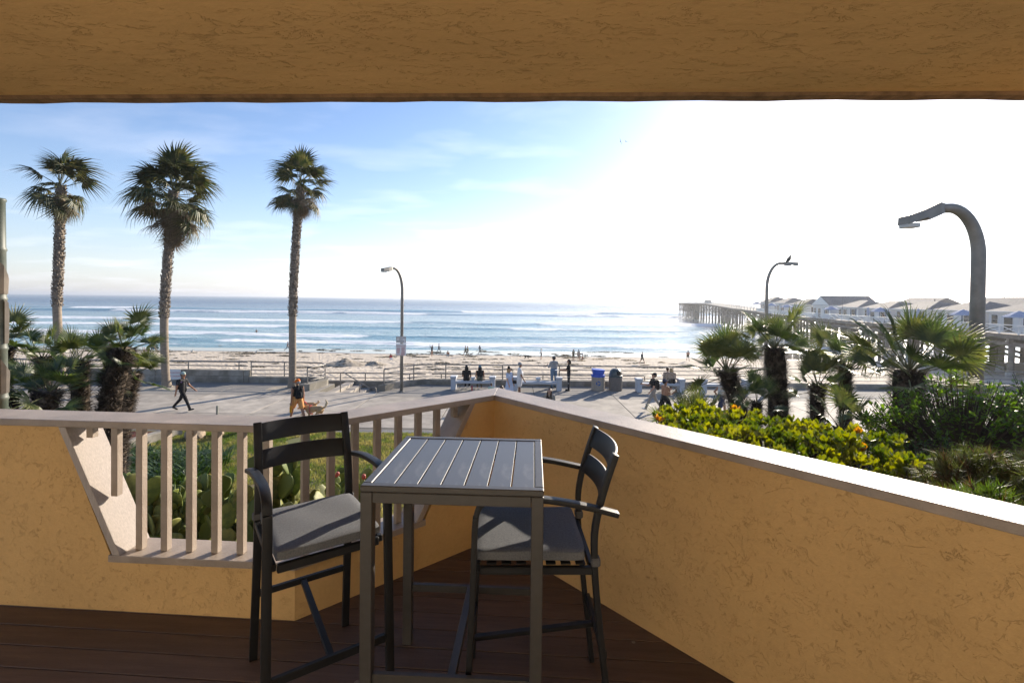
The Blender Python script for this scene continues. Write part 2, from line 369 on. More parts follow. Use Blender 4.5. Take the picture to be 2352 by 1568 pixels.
# ================================================================== table and chairs
METAL = mat('black powder coat', (.013, .013, .0145), .48, .15, 30, .12, 420, spec=.3)
def metal_top():
    m = mat('worn charcoal table top', (.07, .072, .08), .33, .2, 5, .08, 300, spec=.55, col2=(.085, .087, .094)); return m
TTOP = mat('worn table slat', (.085, .086, .092), .38, .1, 4, .06, 300, spec=.5, col2=(.17, .168, .166), lo=.56, hi=.78, stretch=(2.4, .8, 1))
def sweep(path, wd, w, t_, bev=0):
    """rectangle w (along wd) x t swept on a path"""
    mb = MB(); pts = [Vector(p) for p in path]; wd = Vector(wd).normalized(); vs = []; fs = []; m = len(pts)
    for i, p in enumerate(pts):
        tg = (pts[min(i+1, m-1)]-pts[max(i-1, 0)]).normalized(); nn = tg.cross(wd).normalized()
        b = min(.004, t_*.3)
        for a, c in ((-1, -1), (1, -1), (1, 1), (-1, 1)): 
            vs.append(p+wd*(a*w/2)+nn*(c*t_/2))
    for i in range(m-1):
        for q in range(4): fs.append((i*4+q, i*4+(q+1) % 4, i*4+4+(q+1) % 4, i*4+4+q))
    fs += [(3, 2, 1, 0), tuple((m-1)*4+q for q in range(4))]
    me = mb.add(vs, fs).mesh('x', METAL); bm = bmesh.new(); bm.from_mesh(me); bmesh.ops.recalc_face_normals(bm, faces=bm.faces)
    lg = [e for e in bm.edges if not e.is_boundary and len(e.link_faces) == 2 and e.calc_face_angle(0) > .9]
    bmesh.ops.bevel(bm, geom=lg, offset=.003, segments=2, affect='EDGES', profile=.5); bm.to_mesh(me); bm.free(); smooth_sharp(me, 30); return me
def spline(pts, n=6):
    pts = [Vector(p) for p in pts]; out = []
    for i in range(len(pts)-1):
        p0 = pts[max(i-1, 0)]; p1, p2 = pts[i], pts[i+1]; p3 = pts[min(i+2, len(pts)-1)]
        for j in range(n):
            q = j/n; out.append(.5*((2*p1)+(p2-p0)*q+(2*p0-5*p1+4*p2-p3)*q*q+(3*p1-p0-3*p2+p3)*q**3))
    return out+[pts[-1]]
TW, TD, THH = .70, .668, 1.062
fr = .034; top = thing('table_top', None, None)
tab = thing('bar_table', 'square charcoal metal bar table with slatted top', 'table', (-.207, 2.1525, DK), rad(-2.6))
TMET = mat('taupe grey powder coat', (.055, .050, .046), .42, .10, 30, .12, 420, spec=.45)
def bx(nm, c, d, m=None, par=tab, bev=.003): m = m or (TMET if par in (tab, top) else METAL); mb = MB(); mb.box((0, 0, 0), d, bev=bev); return put(nm, mb.mesh(nm, m), par, loc=c)

top.parent = tab
for sy in (-1, 1): bx('top_frame', (0, sy*(TD/2-fr/2), THH-.012), (TW, fr, .024), par=top)
for sx in (-1, 1): bx('top_frame', (sx*(TW/2-fr/2), 0, THH-.012), (fr, TD-2*fr-.001, .024), par=top)
nsl = 7; sw = (TW-2*fr)/nsl
for i in range(nsl): bx('top_slat', (-TW/2+fr+sw*(i+.5), 0, THH-.011), (sw-.006, TD-2*fr-.004, .016), TTOP, top, .0007)
for sy in (-1, 1):
    bx('apron', (0, sy*(TD/2-.012), THH-.046), (TW-.094, .022, .042)); bx('stretcher', (0, sy*(TD/2-.024), .31 if sy < 0 else .29), (TW-.094, .024, .036))
for sx in (-1, 1): bx('apron', (sx*(TW/2-.012), 0, THH-.046), (.022, TD-.094, .042))
bx('centre_stretcher', (-.0, 0, .30), (.034, TD-.075, .03))
for sx in (-1, 1):
    for sy in (-1, 1): bx('leg', (sx*(TW/2-.0235), sy*(TD/2-.0235), (THH-.0255)/2), (.046, .046, THH-.0255))
FAB = mat('grey woven cushion', (.15, .155, .165), .95, .22, 160, .5, 500, spec=.15)
STRAP = mat('grey strap', (.10, .10, .105), .9, .1, 80)
def cushion_mesh():
    bm = bmesh.new(); bmesh.ops.create_cube(bm, size=1)
    bmesh.ops.subdivide_edges(bm, edges=bm.edges, cuts=11, use_grid_fill=True)
    for v in bm.verts:
        x, y, z = v.co*2; r = .1
        # rounded box with a soft swell
        px = x*.212; py = y*.225; e = max(abs(x), abs(y))
        sw_ = (1-x**4)*(1-y**4)
        pz = z*(.018+.007*sw_)
        if abs(x) > .95 and abs(y) > .95: px *= .975; py *= .975
        if abs(z) > .95 and e > .95: px *= .985; py *= .985
        v.co = (px+.0012*math.sin(7*y+z*3), py+.001*math.sin(6*x+2*z), pz+.0018*math.sin(5*x+3*y)*(z > 0))
    me = bpy.data.meshes.new('cushion'); bm.to_mesh(me); bm.free(); me.materials.append(FAB); smooth_sharp(me, 60); return me
def make_chair(label, loc, rz):
    c = thing('bar_chair', label, 'chair', loc, rz, 'charcoal bar chairs at the table')
    for sx in (-1, 1):
        pth = spline([(sx*.222, -.292, 0), (sx*.214, -.228, .55), (sx*.212, -.213, .76), (sx*.21, -.218, .88), (sx*.209, -.25, 1.02), (sx*.208, -.295, 1.16)], 5)
        put('back_post', sweep(pth, (1, 0, 0), .036, .024), c)
        fl = spline([(sx*.252, .296, 0), (sx*.246, .272, .6), (sx*.243, .266, .85), (sx*.243, .262, .92)], 4)
        put('front_leg', sweep(fl, (1, 0, 0), .036, .024), c)
        am = spline([(sx*.243, .262, .921), (sx*.243, .245, .965), (sx*.243, .205, .992), (sx*.243, .13, 1.0), (sx*.243, -.05, .985), (sx*.243, -.2, .957), (sx*.243, -.30, .932)], 6)
        put('armrest', sweep(am, (1, 0, 0), .038, .020), c)
        bx('strap', (sx*.2125, -.217, .733), (.050, .036, .034), STRAP, c, .006)
        bx('seat_rail', (sx*.218, .02, .697), (.022, .45, .03), par=c)
        bx('bolt', (sx*.2325, -.235, .954), (.012, .014, .014), par=c, bev=.004)
    bx('seat_rail', (0, .255, .697), (.412, .022, .034), par=c); bx('seat_rail', (0, -.205, .697), (.39, .02, .03), par=c)
    for i in range(7): bx('seat_slat', (0, -.16+.06*i, .7135), (.41, .04, .006), par=c, bev=.001)
    bx('stretcher', (0, .2865, .27), (.46, .022, .034), par=c); bx('stretcher', (0, -.262, .335), (.40, .022, .03), par=c)
    mb = MB(); mb.beam((0, -.25, .335), (0, .275, .27), .028, .02, bev=.003); mb.build('link_bar', METAL, c)
    for (z0, z1, yy) in ((1.066, 1.158, -.277), (.944, 1.036, -.2395)):
        pts = [(x, yy-.04*(1-(x/.2)**2), (z0+z1)/2) for x in np.linspace(-.192, .192, 13)]
        me = sweep(pts, (0, -.36, .93), (z1-z0), .012); put('back_slat', me, c)
    put('cushion', cushion_mesh(), c, loc=(0, .045, .748))
    return c
make_chair('charcoal bar chair with its back to the balusters, sunlit grey cushion', (-.90, 2.236, DK), rad(-145))
make_chair('charcoal bar chair seen side-on beside the right parapet, shaded cushion', (.125, 2.14, DK), rad(91))
# ================================================================== sea
def sea_mat():
    m = bpy.data.materials.new('sea water'); m.use_nodes = True; t = m.node_tree; b = t.nodes['Principled BSDF']; L = t.links.new
    b.inputs['IOR'].default_value = 1.33
    at = N(t, 'ShaderNodeAttribute'); at.attribute_name = 'foam'; ah = N(t, 'ShaderNodeAttribute'); ah.attribute_name = 'crest'; ar = N(t, 'ShaderNodeAttribute'); ar.attribute_name = 'far'
    geo = N(t, 'ShaderNodeNewGeometry')
    mp = N(t, 'ShaderNodeMapping'); mp.inputs['Scale'].default_value = (.55, 1.6, 1); L(geo.outputs['Position'], mp.inputs[0])
    fn = N(t, 'ShaderNodeTexNoise', Scale=.55, Detail=9.0, Roughness=.68, Distortion=.6); L(mp.outputs[0], fn.inputs['Vector'])
    ad = N(t, 'ShaderNodeMath', operation='ADD'); L(at.outputs['Fac'], ad.inputs[0]); L(fn.outputs[0], ad.inputs[1])
    fr = N(t, 'ShaderNodeValToRGB'); fr.color_ramp.elements[0].position = .80; fr.color_ramp.elements[1].position = 1.0; sb = N(t, 'ShaderNodeMath', operation='MULTIPLY'); sb.inputs[1].default_value = .86
    L(ad.outputs[0], sb.inputs[0]); L(sb.outputs[0], fr.inputs[0])
    wc = N(t, 'ShaderNodeMix', data_type='RGBA'); wc.inputs[6].default_value = (.006, .06, .125, 1); wc.inputs[7].default_value = (.035, .25, .28, 1); L(ah.outputs['Fac'], wc.inputs[0])
    cm = N(t, 'ShaderNodeMix', data_type='RGBA'); cm.inputs[7].default_value = (.74, .77, .79, 1); L(fr.outputs[0], cm.inputs[0]); L(wc.outputs[2], cm.inputs[6]); L(cm.outputs[2], b.inputs['Base Color'])
    rr = N(t, 'ShaderNodeMapRange'); rr.inputs[3].default_value = .13; rr.inputs[4].default_value = .85; L(fr.outputs[0], rr.inputs[0]); 
    r2 = N(t, 'ShaderNodeMath', operation='MULTIPLY_ADD'); r2.inputs[1].default_value = .16; L(ar.outputs['Fac'], r2.inputs[0]); L(rr.outputs[0], r2.inputs[2]); L(r2.outputs[0], b.inputs['Roughness'])
    w1 = N(t, 'ShaderNodeTexNoise', Scale=.9, Detail=6.0, Roughness=.62); m2 = N(t, 'ShaderNodeMapping'); m2.inputs['Scale'].default_value = (.6, 1.3, 1); L(geo.outputs['Position'], m2.inputs[0]); L(m2.outputs[0], w1.inputs['Vector'])
    w2 = N(t, 'ShaderNodeTexNoise', Scale=.11, Detail=4.0, Roughness=.6); L(m2.outputs[0], w2.inputs['Vector'])
    bp = N(t, 'ShaderNodeBump', Strength=.6, Distance=.25); L(w1.outputs[0], bp.inputs['Height'])
    b2 = N(t, 'ShaderNodeBump', Strength=.7, Distance=1.6); L(w2.outputs[0], b2.inputs['Height']); L(bp.outputs[0], b2.inputs['Normal']); L(b2.outputs[0], b.inputs['Normal'])
    return m
def build_sea():
    ys = [66.0]
    while ys[-1] < 14000:
        y = ys[-1]; ys.append(y+max(.33, (y/230)**1.5*.42 if y > 130 else .33) if y < 420 else y*1.012+.5)
    ys = np.array(ys); nx = 520; u = np.linspace(-1.35, 1.5, nx)
    Y = np.repeat(ys[:, None], nx, 1); X = Y*u[None, :]
    Z = np.full_like(X, SEA); foam = np.zeros_like(X); crest = np.zeros_like(X)
    wob = lambda s, a, f: a*(fbm(X*f+3.1*s, Y*0+s*7.7, s, 4)-.47)*2
    # breakers: distance, slope of the line, height, how much of it has broken, seed
    for k, (y0, slp, h, brk, wid) in enumerate(((318, -.05, .9, -.55, 15), (272, -.03, .75, -.10, 10), (186, -.02, .55, .55, 9), (150, -.03, .34, .30, 7), (119, -.045, .26, .55, 6), (105, -.05, .12, .3, 4), (97.5, -.055, .14, .7, 3.4))):
        line = y0+slp*X+wob(k+1, 9+.04*y0, .010)+wob(k+21, 2.6, .05)+wob(k+51, .7, .3)
        amp = h*np.clip(.35+1.5*fbm(X*.011+k*5.3, X*0+k*2.2, 40+k, 3), .25, 1.25)
        bk = np.clip((fbm(X*.014+k*9.1, X*0+1.3*k, 70+k, 4)-.47)*9+brk*2.2+.1, 0, 1)
        d = (Y-line)/wid                                  # negative = shore side
        prof = np.where(d < 0, np.exp(-(d*2.2)**2), np.exp(-(d*1.05)**2))
        rag = .5+fbm(X*.9, Y*1.1, 90+k, 4)
        Z += amp*prof*(1+.28*bk*(rag-1)*(d < .3)); crest = np.maximum(crest, prof*np.clip(amp, 0, 1)*(1-.6*bk)*(.9 if y0 > 100 else .3))
        front = np.where(d < 0, np.exp(-(d*1.0)**2), np.exp(-(d*1.9)**2))
        foam = np.maximum(foam, bk*front*(.75+.25*rag))
        trail = np.where(d > 0, np.exp(-d/5.5), np.exp(-(d*1.1)**2)); foam = np.maximum(foam, (.18+.40*bk)*trail)
    zone = np.clip((235-Y)/60, 0, 1); foam = np.maximum(foam, zone*(.36+.55*(fbm(X*.05, Y*.16, 7, 4)-.40)))
    crest = np.maximum(crest, .55*np.clip((300-Y)/150, 0, 1))
    edge = 90.5-.035*X+wob(31, 1.8, .05)+wob(33, .5, .4); foam = np.maximum(foam, .62*np.exp(-((Y-edge-.8)/.9)**2))
    foam = np.where(Y < edge, foam*.55, foam)
    far = np.clip((Y-150)/500, 0, 1)
    Z += np.where(Y > 100, .10*np.sin(Y/9.0+wob(41, 3, .02))*np.clip((Y-100)/80, 0, 1)*np.clip(1-Y/900, 0, 1), 0)
    Z -= Y*Y/2/6.37e6
    me = grid_mesh('sea', X, Y, Z, sea_mat())
    for nme, a in (('foam', foam), ('crest', crest), ('far', far)):
        at = me.attributes.new(nme, 'FLOAT', 'POINT'); at.data.foreach_set('value', a.ravel().astype(np.float32))
    put('sea', me, kind='structure')
build_sea()
# ================================================================== beach
def sand_mat():
    m = bpy.data.materials.new('beach sand'); m.use_nodes = True; t = m.node_tree; b = t.nodes['Principled BSDF']; L = t.links.new
    at = N(t, 'ShaderNodeAttribute'); at.attribute_name = 'wet'; geo = N(t, 'ShaderNodeNewGeometry')
    n1 = N(t, 'ShaderNodeTexNoise', Scale=.7, Detail=8.0, Roughness=.65); L(geo.outputs['Position'], n1.inputs['Vector'])
    rp = N(t, 'ShaderNodeValToRGB'); e = rp.color_ramp.elements; e[0].position = .3; e[1].position = .7; e[0].color = (.42, .35, .27, 1); e[1].color = (.60, .52, .42, 1); L(n1.outputs[0], rp.inputs[0])
    mx = N(t, 'ShaderNodeMix', data_type='RGBA'); mx.inputs[7].default_value = (.115, .10, .085, 1); L(at.outputs['Fac'], mx.inputs[0]); L(rp.outputs[0], mx.inputs[6]); L(mx.outputs[2], b.inputs['Base Color'])
    rr = N(t, 'ShaderNodeMapRange'); rr.inputs[3].default_value = .95; rr.inputs[4].default_value = .10; L(at.outputs['Fac'], rr.inputs[0]); L(rr.outputs[0], b.inputs['Roughness'])
    v = N(t, 'ShaderNodeTexVoronoi', Scale=2.1); v.feature = 'SMOOTH_F1'; L(geo.outputs['Position'], v.inputs['Vector'])
    n2 = N(t, 'ShaderNodeTexNoise', Scale=3.5, Detail=5.0); L(geo.outputs['Position'], n2.inputs['Vector'])
    ad = N(t, 'ShaderNodeMath', operation='ADD'); L(v.outputs['Distance'], ad.inputs[0]); L(n2.outputs[0], ad.inputs[1])
    inv = N(t, 'ShaderNodeMath', operation='SUBTRACT'); inv.inputs[0].default_value = 1.0; L(at.outputs['Fac'], inv.inputs[1])
    bp = N(t, 'ShaderNodeBump', Distance=.16); L(inv.outputs[0], bp.inputs['Strength']); L(ad.outputs[0], bp.inputs['Height']); L(bp.outputs[0], b.inputs['Normal']); return m
def build_beach():
    ys = np.concatenate([np.arange(27.9, 50, .22), np.arange(50, 80, .35), np.arange(80, 118, 1.2)]); nx = 420; u = np.linspace(-1, 1, nx)
    Y = np.repeat(ys[:, None], nx, 1); X = 150*np.sign(u)*np.abs(u)**1.6; X = np.repeat(X[None, :], len(ys), 0)
    Z = np.interp(Y, BY, BZ)+.0*X
    rough = np.clip((78-Y)/14, 0, 1); Z += rough*(.20*(fbm(X*.75, Y*.75, 3, 3)-.45)+.16*(fbm(X*2.2, Y*2.2, 5, 2)-.37))
    wet = np.clip((Y+.04*X+2.2*(fbm(X*.05, Y*.0, 9, 4)-.45)-77.5)/1.6, 0, 1)
    me = grid_mesh('beach', X, Y, Z, sand_mat()); at = me.attributes.new('wet', 'FLOAT', 'POINT'); at.data.foreach_set('value', wet.ravel().astype(np.float32))
    put('beach', me, kind='structure')
build_beach()
KELP = mat('drying kelp', (.075, .058, .025), .8, .5, 9, .8, 30, rnd=.3, col2=(.15, .14, .05))
KELPY = mat('golden kelp', (.30, .19, .05), .6, .4, 9, .8, 30)
def kelp_heap(rx, ry, h, n, mb):
    """a flat ragged heap of strands"""
    for i in range(n):
        a = U1(0, 6.28); r = math.sqrt(random.random()); x, y = rx*r*math.cos(a), ry*r*math.sin(a); z = h*(1-r*r)
        l = U1(.08, .30); w = U1(.02, .07); b_ = U1(-.5, .5) if random.random() < .8 else U1(0, 6.28); c, s = math.cos(b_), math.sin(b_)
        mb.add([(x-l*c, y-l*s, z*.6), (x+w*s, y-w*c, z+U1(.0, .05)), (x+l*c, y+l*s, z*.6-.01), (x-w*s, y+w*c, z+U1(0, .06))], [(0, 1, 2, 3)])
kb = MB()
for i in range(170):
    px = U1(150, 1560); py = U1(806, 846) if i % 3 else U1(800, 816)
    q = PB(px, py+.010*(px-600)); m_ = MB(); s = U1(.25, 1.3) if i % 5 else U1(1.2, 3.0); kelp_heap(s, s*U1(.25, .5), U1(.03, .10), int(40*s)+14, m_)
    kb.add(m_.v, m_.f, Matrix.Translation(q+Vector((0, 0, .0))) @ Matrix.Rotation(U1(-.3, .3), 4, 'Z'))
kb.build('seaweed', KELP, kind='stuff', label='dark kelp strewn over the sand', cat='seaweed')
kb = MB()
for px, py in ((1302, 823), (1335, 829), (1372, 826), (1405, 824), (1448, 829), (1690, 838), (1105, 806), (1180, 813), (1520, 833), (505, 795), (1290, 815)):
    q = PB(px, py); m_ = MB(); s = U1(.5, 1.3); kelp_heap(s, s*.4, .16, 60, m_); kb.add(m_.v, m_.f, Matrix.Translation(q))
kb.build('golden_seaweed', KELPY, kind='stuff', label='golden kelp at the wet sand edge', cat='seaweed')
def mound(px, py, rx, ry, h, label, seed):
    q = PB(px, py); n = 40; u = np.linspace(-1, 1, n); X, Y = np.meshgrid(u, u); r = np.sqrt(X*X+Y*Y)
    Z = h*np.clip(1-r, 0, 1)**.8*(.45+1.1*fbm(X*2.6+seed, Y*2.6, seed, 4))+.12*(fbm(X*9, Y*9, seed+3, 3)-.45)*np.clip(1.05-r, 0, 1)-.12
    me = grid_mesh('sand_mound', X*rx, Y*ry, Z, mat('sand and kelp', (.46, .39, .30), .95, .25, 2.5, 1, 6, col2=(.07, .055, .035), lo=.54, hi=.62))
    put('sand_mound', me, label=label, cat='sand mound', group='heaps of sand on the beach', loc=q)
mound(795, 838, 3.4, 2.6, .85, 'larger heap of sand and kelp behind the curved railing', 2)
mound(862, 838, 1.8, 1.6, .55, 'smaller sand heap beside the large one, left of the lamp post', 8)
# ================================================================== promenade
CONC = mat('promenade concrete', (.29, .26, .225), .85, .16, 1.3, .3, 90, rnd=.12, col2=(.42, .375, .32), lo=.34, hi=.62, detail=9)
AGG = mat('exposed aggregate', (.235, .22, .20), .9, .22, 40, .5, 160, rnd=.05)
JOINT = mat('joint sand', (.13, .12, .10), .95)
ground = MB(); ground.prism([(-70, 12), (90, 12), (90, 25.05), (-70, 25.05)], -1.2, -.012)
ground.prism([(-70, 25.05), (-10.05, 25.05), (-10.05, 27.5), (-70, 27.5)], -1.2, -.012); ground.prism([(-6.9, 25.05), (90, 25.05), (90, 27.5), (-6.9, 27.5)], -1.2, -.012)
prom = ground.build('promenade', JOINT, kind='structure')
def slab(x0, x1, y0, y1, m, sk=0):
    g = .016; mb = MB(); cx_, cy_ = (x0+x1)/2, (y0+y1)/2
    mb.add([(x0+g-cx_, y0+g-cy_, -.02), (x1-g-cx_, y0+g-cy_, -.02), (x1-g-cx_+sk, y1-g-cy_, -.02), (x0+g-cx_+sk, y1-g-cy_, -.02), (x0+g-cx_+.004, y0+g-cy_+.004, 0), (x1-g-cx_-.004, y0+g-cy_+.004, 0), (x1-g-cx_+sk-.004, y1-g-cy_-.004, 0), (x0+g-cx_+sk+.004, y1-g-cy_-.004, 0)],
           [(4, 5, 6, 7), (0, 1, 5, 4), (1, 2, 6, 5), (2, 3, 7, 6), (3, 0, 4, 7)])
    put('paving_slab', mb.mesh('paving_slab', m), prom, loc=(cx_, cy_, U1(-.0015, .0015)))
rows = [(12.5, 16.6), (18.25, 20.3), (20.3, 24.1)]
for j, (y0, y1) in enumerate(rows):
    if j == 0: continue
    for i in range(-8, 12): slab(i*4.05+1.2, i*4.05+5.25, y0, y1, CONC)
slab(-10.05, -6.9, 24.1, 25.05, CONC)
for i in range(-8, 12):
    x0, x1 = i*4.05+1.2, i*4.05+5.25
    for a, b_ in ((x0, min(x1, -10.05)), (max(x0, -6.9), x1)):
        if b_-a > .05: slab(a, b_, 24.1, 27.45, AGG)
# paver border by the lawn
PAV = mat('grey pavers', (.17, .165, .165), .85, .35, 2, .4, 60)
pb = MB()
for i in range(-70, 60):
    for j in range(3):
        x = i*.235+(j % 2)*.11; y = 17.55+j*.125-(.0022*(x+3)**2 if x > -3 else 0)*.2
        pb.box((x, y+.06, .003+U1(-.002, .002)), (.225, .115, .03), bev=.006)
pb.build('paver_border', PAV, prom, kind='stuff')
# sea wall: one thing with its rails
WALL = mat('weathered sea wall', (.27, .245, .20), .9, .25, 1.6, .5, 40, col2=(.34, .31, .265))
STEEL = mat('galvanised rail', (.20, .195, .19), .42, .15, 14, .1, 80, metal=.75)
STEELB = mat('bright steel rail', (.20, .19, .18), .55, .15, 14, .1, 80, metal=.6)
wl = thing('sea_wall', 'low concrete sea wall carrying a grey tube railing, right of the steps', 'wall', (0, 27.5, 0))
def wbox(par, x0, x1, y0, y1, z0, z1, m=WALL, nm='wall_block'): mb = MB(); mb.box((0, 0, 0), (x1-x0, y1-y0, z1-z0), bev=.02); return put(nm, mb.mesh(nm, m), par, loc=((x0+x1)/2, (y0+y1)/2-27.5, (z0+z1)/2))
x = -4.6
while x < 34: wbox(wl, x+.006, min(x+6, 34)-.006, 27.5, 27.8, -2.0, .30); x += 6
RZ = (1.13, .90, .675, .45)
def rails(par, path, zs, m=STEEL, r=.026, nm='rail'):
    for i, z in enumerate(zs):
        mb = MB(); mb.tube([(p[0], p[1], (p[2] if len(p) > 2 else 0)+z) for p in path], r*(1.35 if i == 0 else .85), 7); mb.build(nm, m, par, smooth=True)
def post(par, x, y, z0, z1, m=STEEL, w=.06): mb = MB(); mb.box((0, 0, 0), (w, w*.7, z1-z0), bev=.006); put('rail_post', mb.mesh('rail_post', m), par, loc=(x, y, (z0+z1)/2))
pth = [(-4.4+.8*i, .15) for i in range(38)]+[(26.2+1.2*i, .15-.10*i-.05*i*i) for i in range(6)]
rails(wl, pth, RZ)
for i in range(10): post(wl, -3.75+3.25*i, .15, .30, 1.13)
# right flare of the steps
fl = [(-4.4, .15), (-5.0, .05), (-5.5, -.25), (-5.95, -.75), (-6.5, -1.55), (-6.72, -2.0)]
rails(wl, fl, RZ, STEELB)
for q in (fl[2], fl[-1]): post(wl, q[0], q[1], .30, 1.13, STEELB)
def flare_wall(par, pts, hs, w=.34, nm='flare_wall'):
    vs = []; fs = []
    for (px, py), h in zip(pts, hs):
        vs += [(px-w/2, py-.06, -1.5), (px+w/2, py+.06, -1.5), (px+w/2, py+.06, h), (px-w/2, py-.06, h)]
    n = len(pts)
    for i in range(n-1):
        for q in range(4): fs.append((i*4+q, i*4+(q+1) % 4, i*4+4+(q+1) % 4, i*4+4+q))
    fs += [(0, 1, 2, 3), tuple((n-1)*4+q for q in (3, 2, 1, 0))]
    me = MB().add(vs, fs).mesh(nm, WALL); bm = bmesh.new(); bm.from_mesh(me); bmesh.ops.recalc_face_normals(bm, faces=bm.faces); bm.to_mesh(me); bm.free(); put(nm, me, par)
flare_wall(wl, [(-4.62, .15), (-5.0, .05), (-5.5, -.25), (-5.95, -.75), (-6.5, -1.55), (-6.8, -2.15)], [.298, .30, .31, .32, .33, .33])
# left wall: higher, older, with a two-bar rail; then a low part with the curved rail
wl2 = thing('sea_wall', 'taller weathered concrete sea wall left of the steps, two-bar railing on top', 'wall', (0, 27.5, 0))
x = -50.6
while x < -15.2: wbox(wl2, x+.006, min(x+5.05, -14.95)-.006, 27.5, 27.85, -2.0, .36); wbox(wl2, x+.006, min(x+5.05, -14.95)-.006, 27.512, 27.838, .362, .70, nm='coping_block'); x += 5.05
rails(wl2, [(-50.5+i*1.2, .17) for i in range(30)]+[(-15.1, .17)], (1.16, .92), r=.034)
for i in range(13): post(wl2, -15.6-2.9*i, .17, .70, 1.16)
wbox(wl2, -14.94, -11.0, 27.5, 27.85, -2.0, .34)
cv = [(-14.9, .17), (-13, .17), (-11.6, .12), (-10.8, -.05), (-10.45, -.4), (-10.42, -.8), (-10.62, -1.5), (-10.75, -2.05)]
rails(wl2, cv, (1.16, .93, .70, .48), STEELB)
for q in (cv[0], cv[1], cv[4], cv[-1]): post(wl2, q[0], q[1], .3, 1.16, STEELB)
flare_wall(wl2, [(-11.0, .15), (-10.75, -.1), (-10.5, -.5), (-10.45, -.85), (-10.62, -1.5), (-10.8, -2.3)], [.337, .34, .34, .34, .345, .35], .5)
# steps between the two walls: landing, back wall, handrail
st = thing('beach_steps', 'concrete beach steps with a sloping steel handrail, in the sea wall opening', 'steps', (0, 27.5, 0))
for i in range(7): wbox(st, -9.6+.38*i, -6.95, 25.055, 27.49, -2.0-.0*i, -.02-.16*(i+1), CONC, 'step') if False else None
for i in range(6): wbox(st, -10.0+.5*i, -9.5+.5*i-.004, 25.06, 29.2, -2.2, -.04-.165*(i+1), CONC, 'step')
wbox(st, -12.2, -5.2, 29.3, 29.6, -2.5, -.15, WALL, 'landing_wall')
rails(st, [(-12.2, 1.95), (-9, 1.95), (-5.2, 1.95)], (.30, .02)); [post(st, xx, 1.95, -.15, .3) for xx in (-11.6, -8.9, -6.2)]
hr = [(-9.02, -2.0, -.2), (-9.02, -2.0, .88), (-8.98, -2.0, .94), (-8.85, -2.0, .95), (-7.55, -2.0, .17), (-7.45, -2.0, .15), (-7.2, -2.0, .18), (-7.14, -2.0, .12), (-7.14, -2.0, -.6)]
mb = MB(); mb.tube(hr, .026, 8); mb.build('handrail', STEELB, st, smooth=True); post(st, -8.0, -2.0, -.5, .42, STEELB, .05)
# lower ramp railing beyond the wall
rr_ = thing('ramp_railing', 'low grey ramp railing on the beach side behind the sea wall', 'railing', (0, 30.4, 0))
rails(rr_, [(-5.0, 0), (2, 0), (7.5, 0), (9.5, .1)], (.16, -.14), r=.03); [post(rr_, xx, 0, -1.9, .16) for xx in (-4.4, -1.2, 2.0, 5.2, 8.4)]
# sand pits round the tall palms
PIT = mat('loose sand', (.40, .34, .26), .95, .25, 5, 1, 14)
def sand_pit(x, y, rx, ry, nm='sand_pit'):
    n = 22; u = np.linspace(-1, 1, n); X, Y = np.meshgrid(u, u); r = np.sqrt(X*X+Y*Y)+.12*(fbm(X*2+x, Y*2, 3, 2)-.4)
    put(nm, grid_mesh(nm, X*rx, Y*ry, .07*np.clip(1-r, -.3, 1)+.05*(fbm(X*5, Y*5, 5, 3)-.45)*np.clip(1.1-r, 0, 1), PIT), prom, loc=(x, y, .006))
# ================================================================== lawn and beds in front of the balcony
SOIL = mat('dark soil', (.055, .04, .028), .95, .3, 3, .8, 20)
LAWN = mat('lawn ground', (.20, .165, .08), .95, .3, .9, .6, 30, col2=(.12, .13, .045), lo=.42, hi=.58)
mb = MB(); n = 40
X, Y = np.meshgrid(np.linspace(-40, 40, 60), np.linspace(4.2, 17.5, 40)); put('lawn', grid_mesh('lawn', X, Y, .02+.10*(fbm(X*.4, Y*.4, 3, 3)-.45)*np.clip((17.4-Y)/2, 0, 1), LAWN), kind='structure')
gb = MB(); rng = np.random.RandomState(3); 
xs = rng.uniform(-12, 0.5, 130000); ys = 7.5+10.0*rng.uniform(0, 1, 130000)**.8; keep = fbm(xs*.55, ys*.55, 11, 4) > .24; xs, ys = xs[keep], ys[keep]
ht = rng.uniform(.03, .09, len(xs)); an = rng.uniform(0, 6.28, len(xs)); w = .012; lx = rng.normal(0, .02, len(xs)); ly = rng.normal(0, .02, len(xs))
V = np.zeros((len(xs)*3, 3)); zg = .02+.10*(fbm(xs*.4, ys*.4, 3, 3)-.45)*np.clip((17.4-ys)/2, 0, 1)
V[0::3] = np.stack([xs-w*np.cos(an), ys-w*np.sin(an), zg-.01], 1); V[1::3] = np.stack([xs+w*np.cos(an), ys+w*np.sin(an), zg-.01], 1); V[2::3] = np.stack([xs+lx, ys+ly, zg+ht], 1)
me = bpy.data.meshes.new('grass'); me.from_pydata(V.tolist(), [], np.arange(len(V)).reshape(-1, 3).tolist()); me.materials.append(mat('grass blade', (.13, .19, .035), .6, .3, 1.2, trans=.4, col2=(.30, .26, .10))); put('grass', me, kind='stuff', label='short patchy lawn grass', cat='grass')
MULCH = mat('red bark mulch', (.13, .035, .022), .9, .5, 20, 1, 40)
mb = MB(); mb.prism([(-30, 13.2), (-12.6, 13.2), (-11.9, 16.9), (-30, 17.3)], -.05, .14); mu = mb.build('mulch_bed', MULCH, kind='structure')
cb = MB()
for i in range(2600):
    q = Vector((U1(-20, -12.0), U1(13.3, 16.9), .145)); 
    if q.x > -12.65+(q.y-13.2)*.19: continue
    cb.add([(-.05, 0, 0), (0, -.018, .012), (.05, 0, 0), (0, .018, .02)], [(0, 1, 2, 3)], Matrix.Translation(q) @ Euler((U1(-.5, .5), U1(-.5, .5), U1(0, 6.28))).to_matrix().to_4x4())
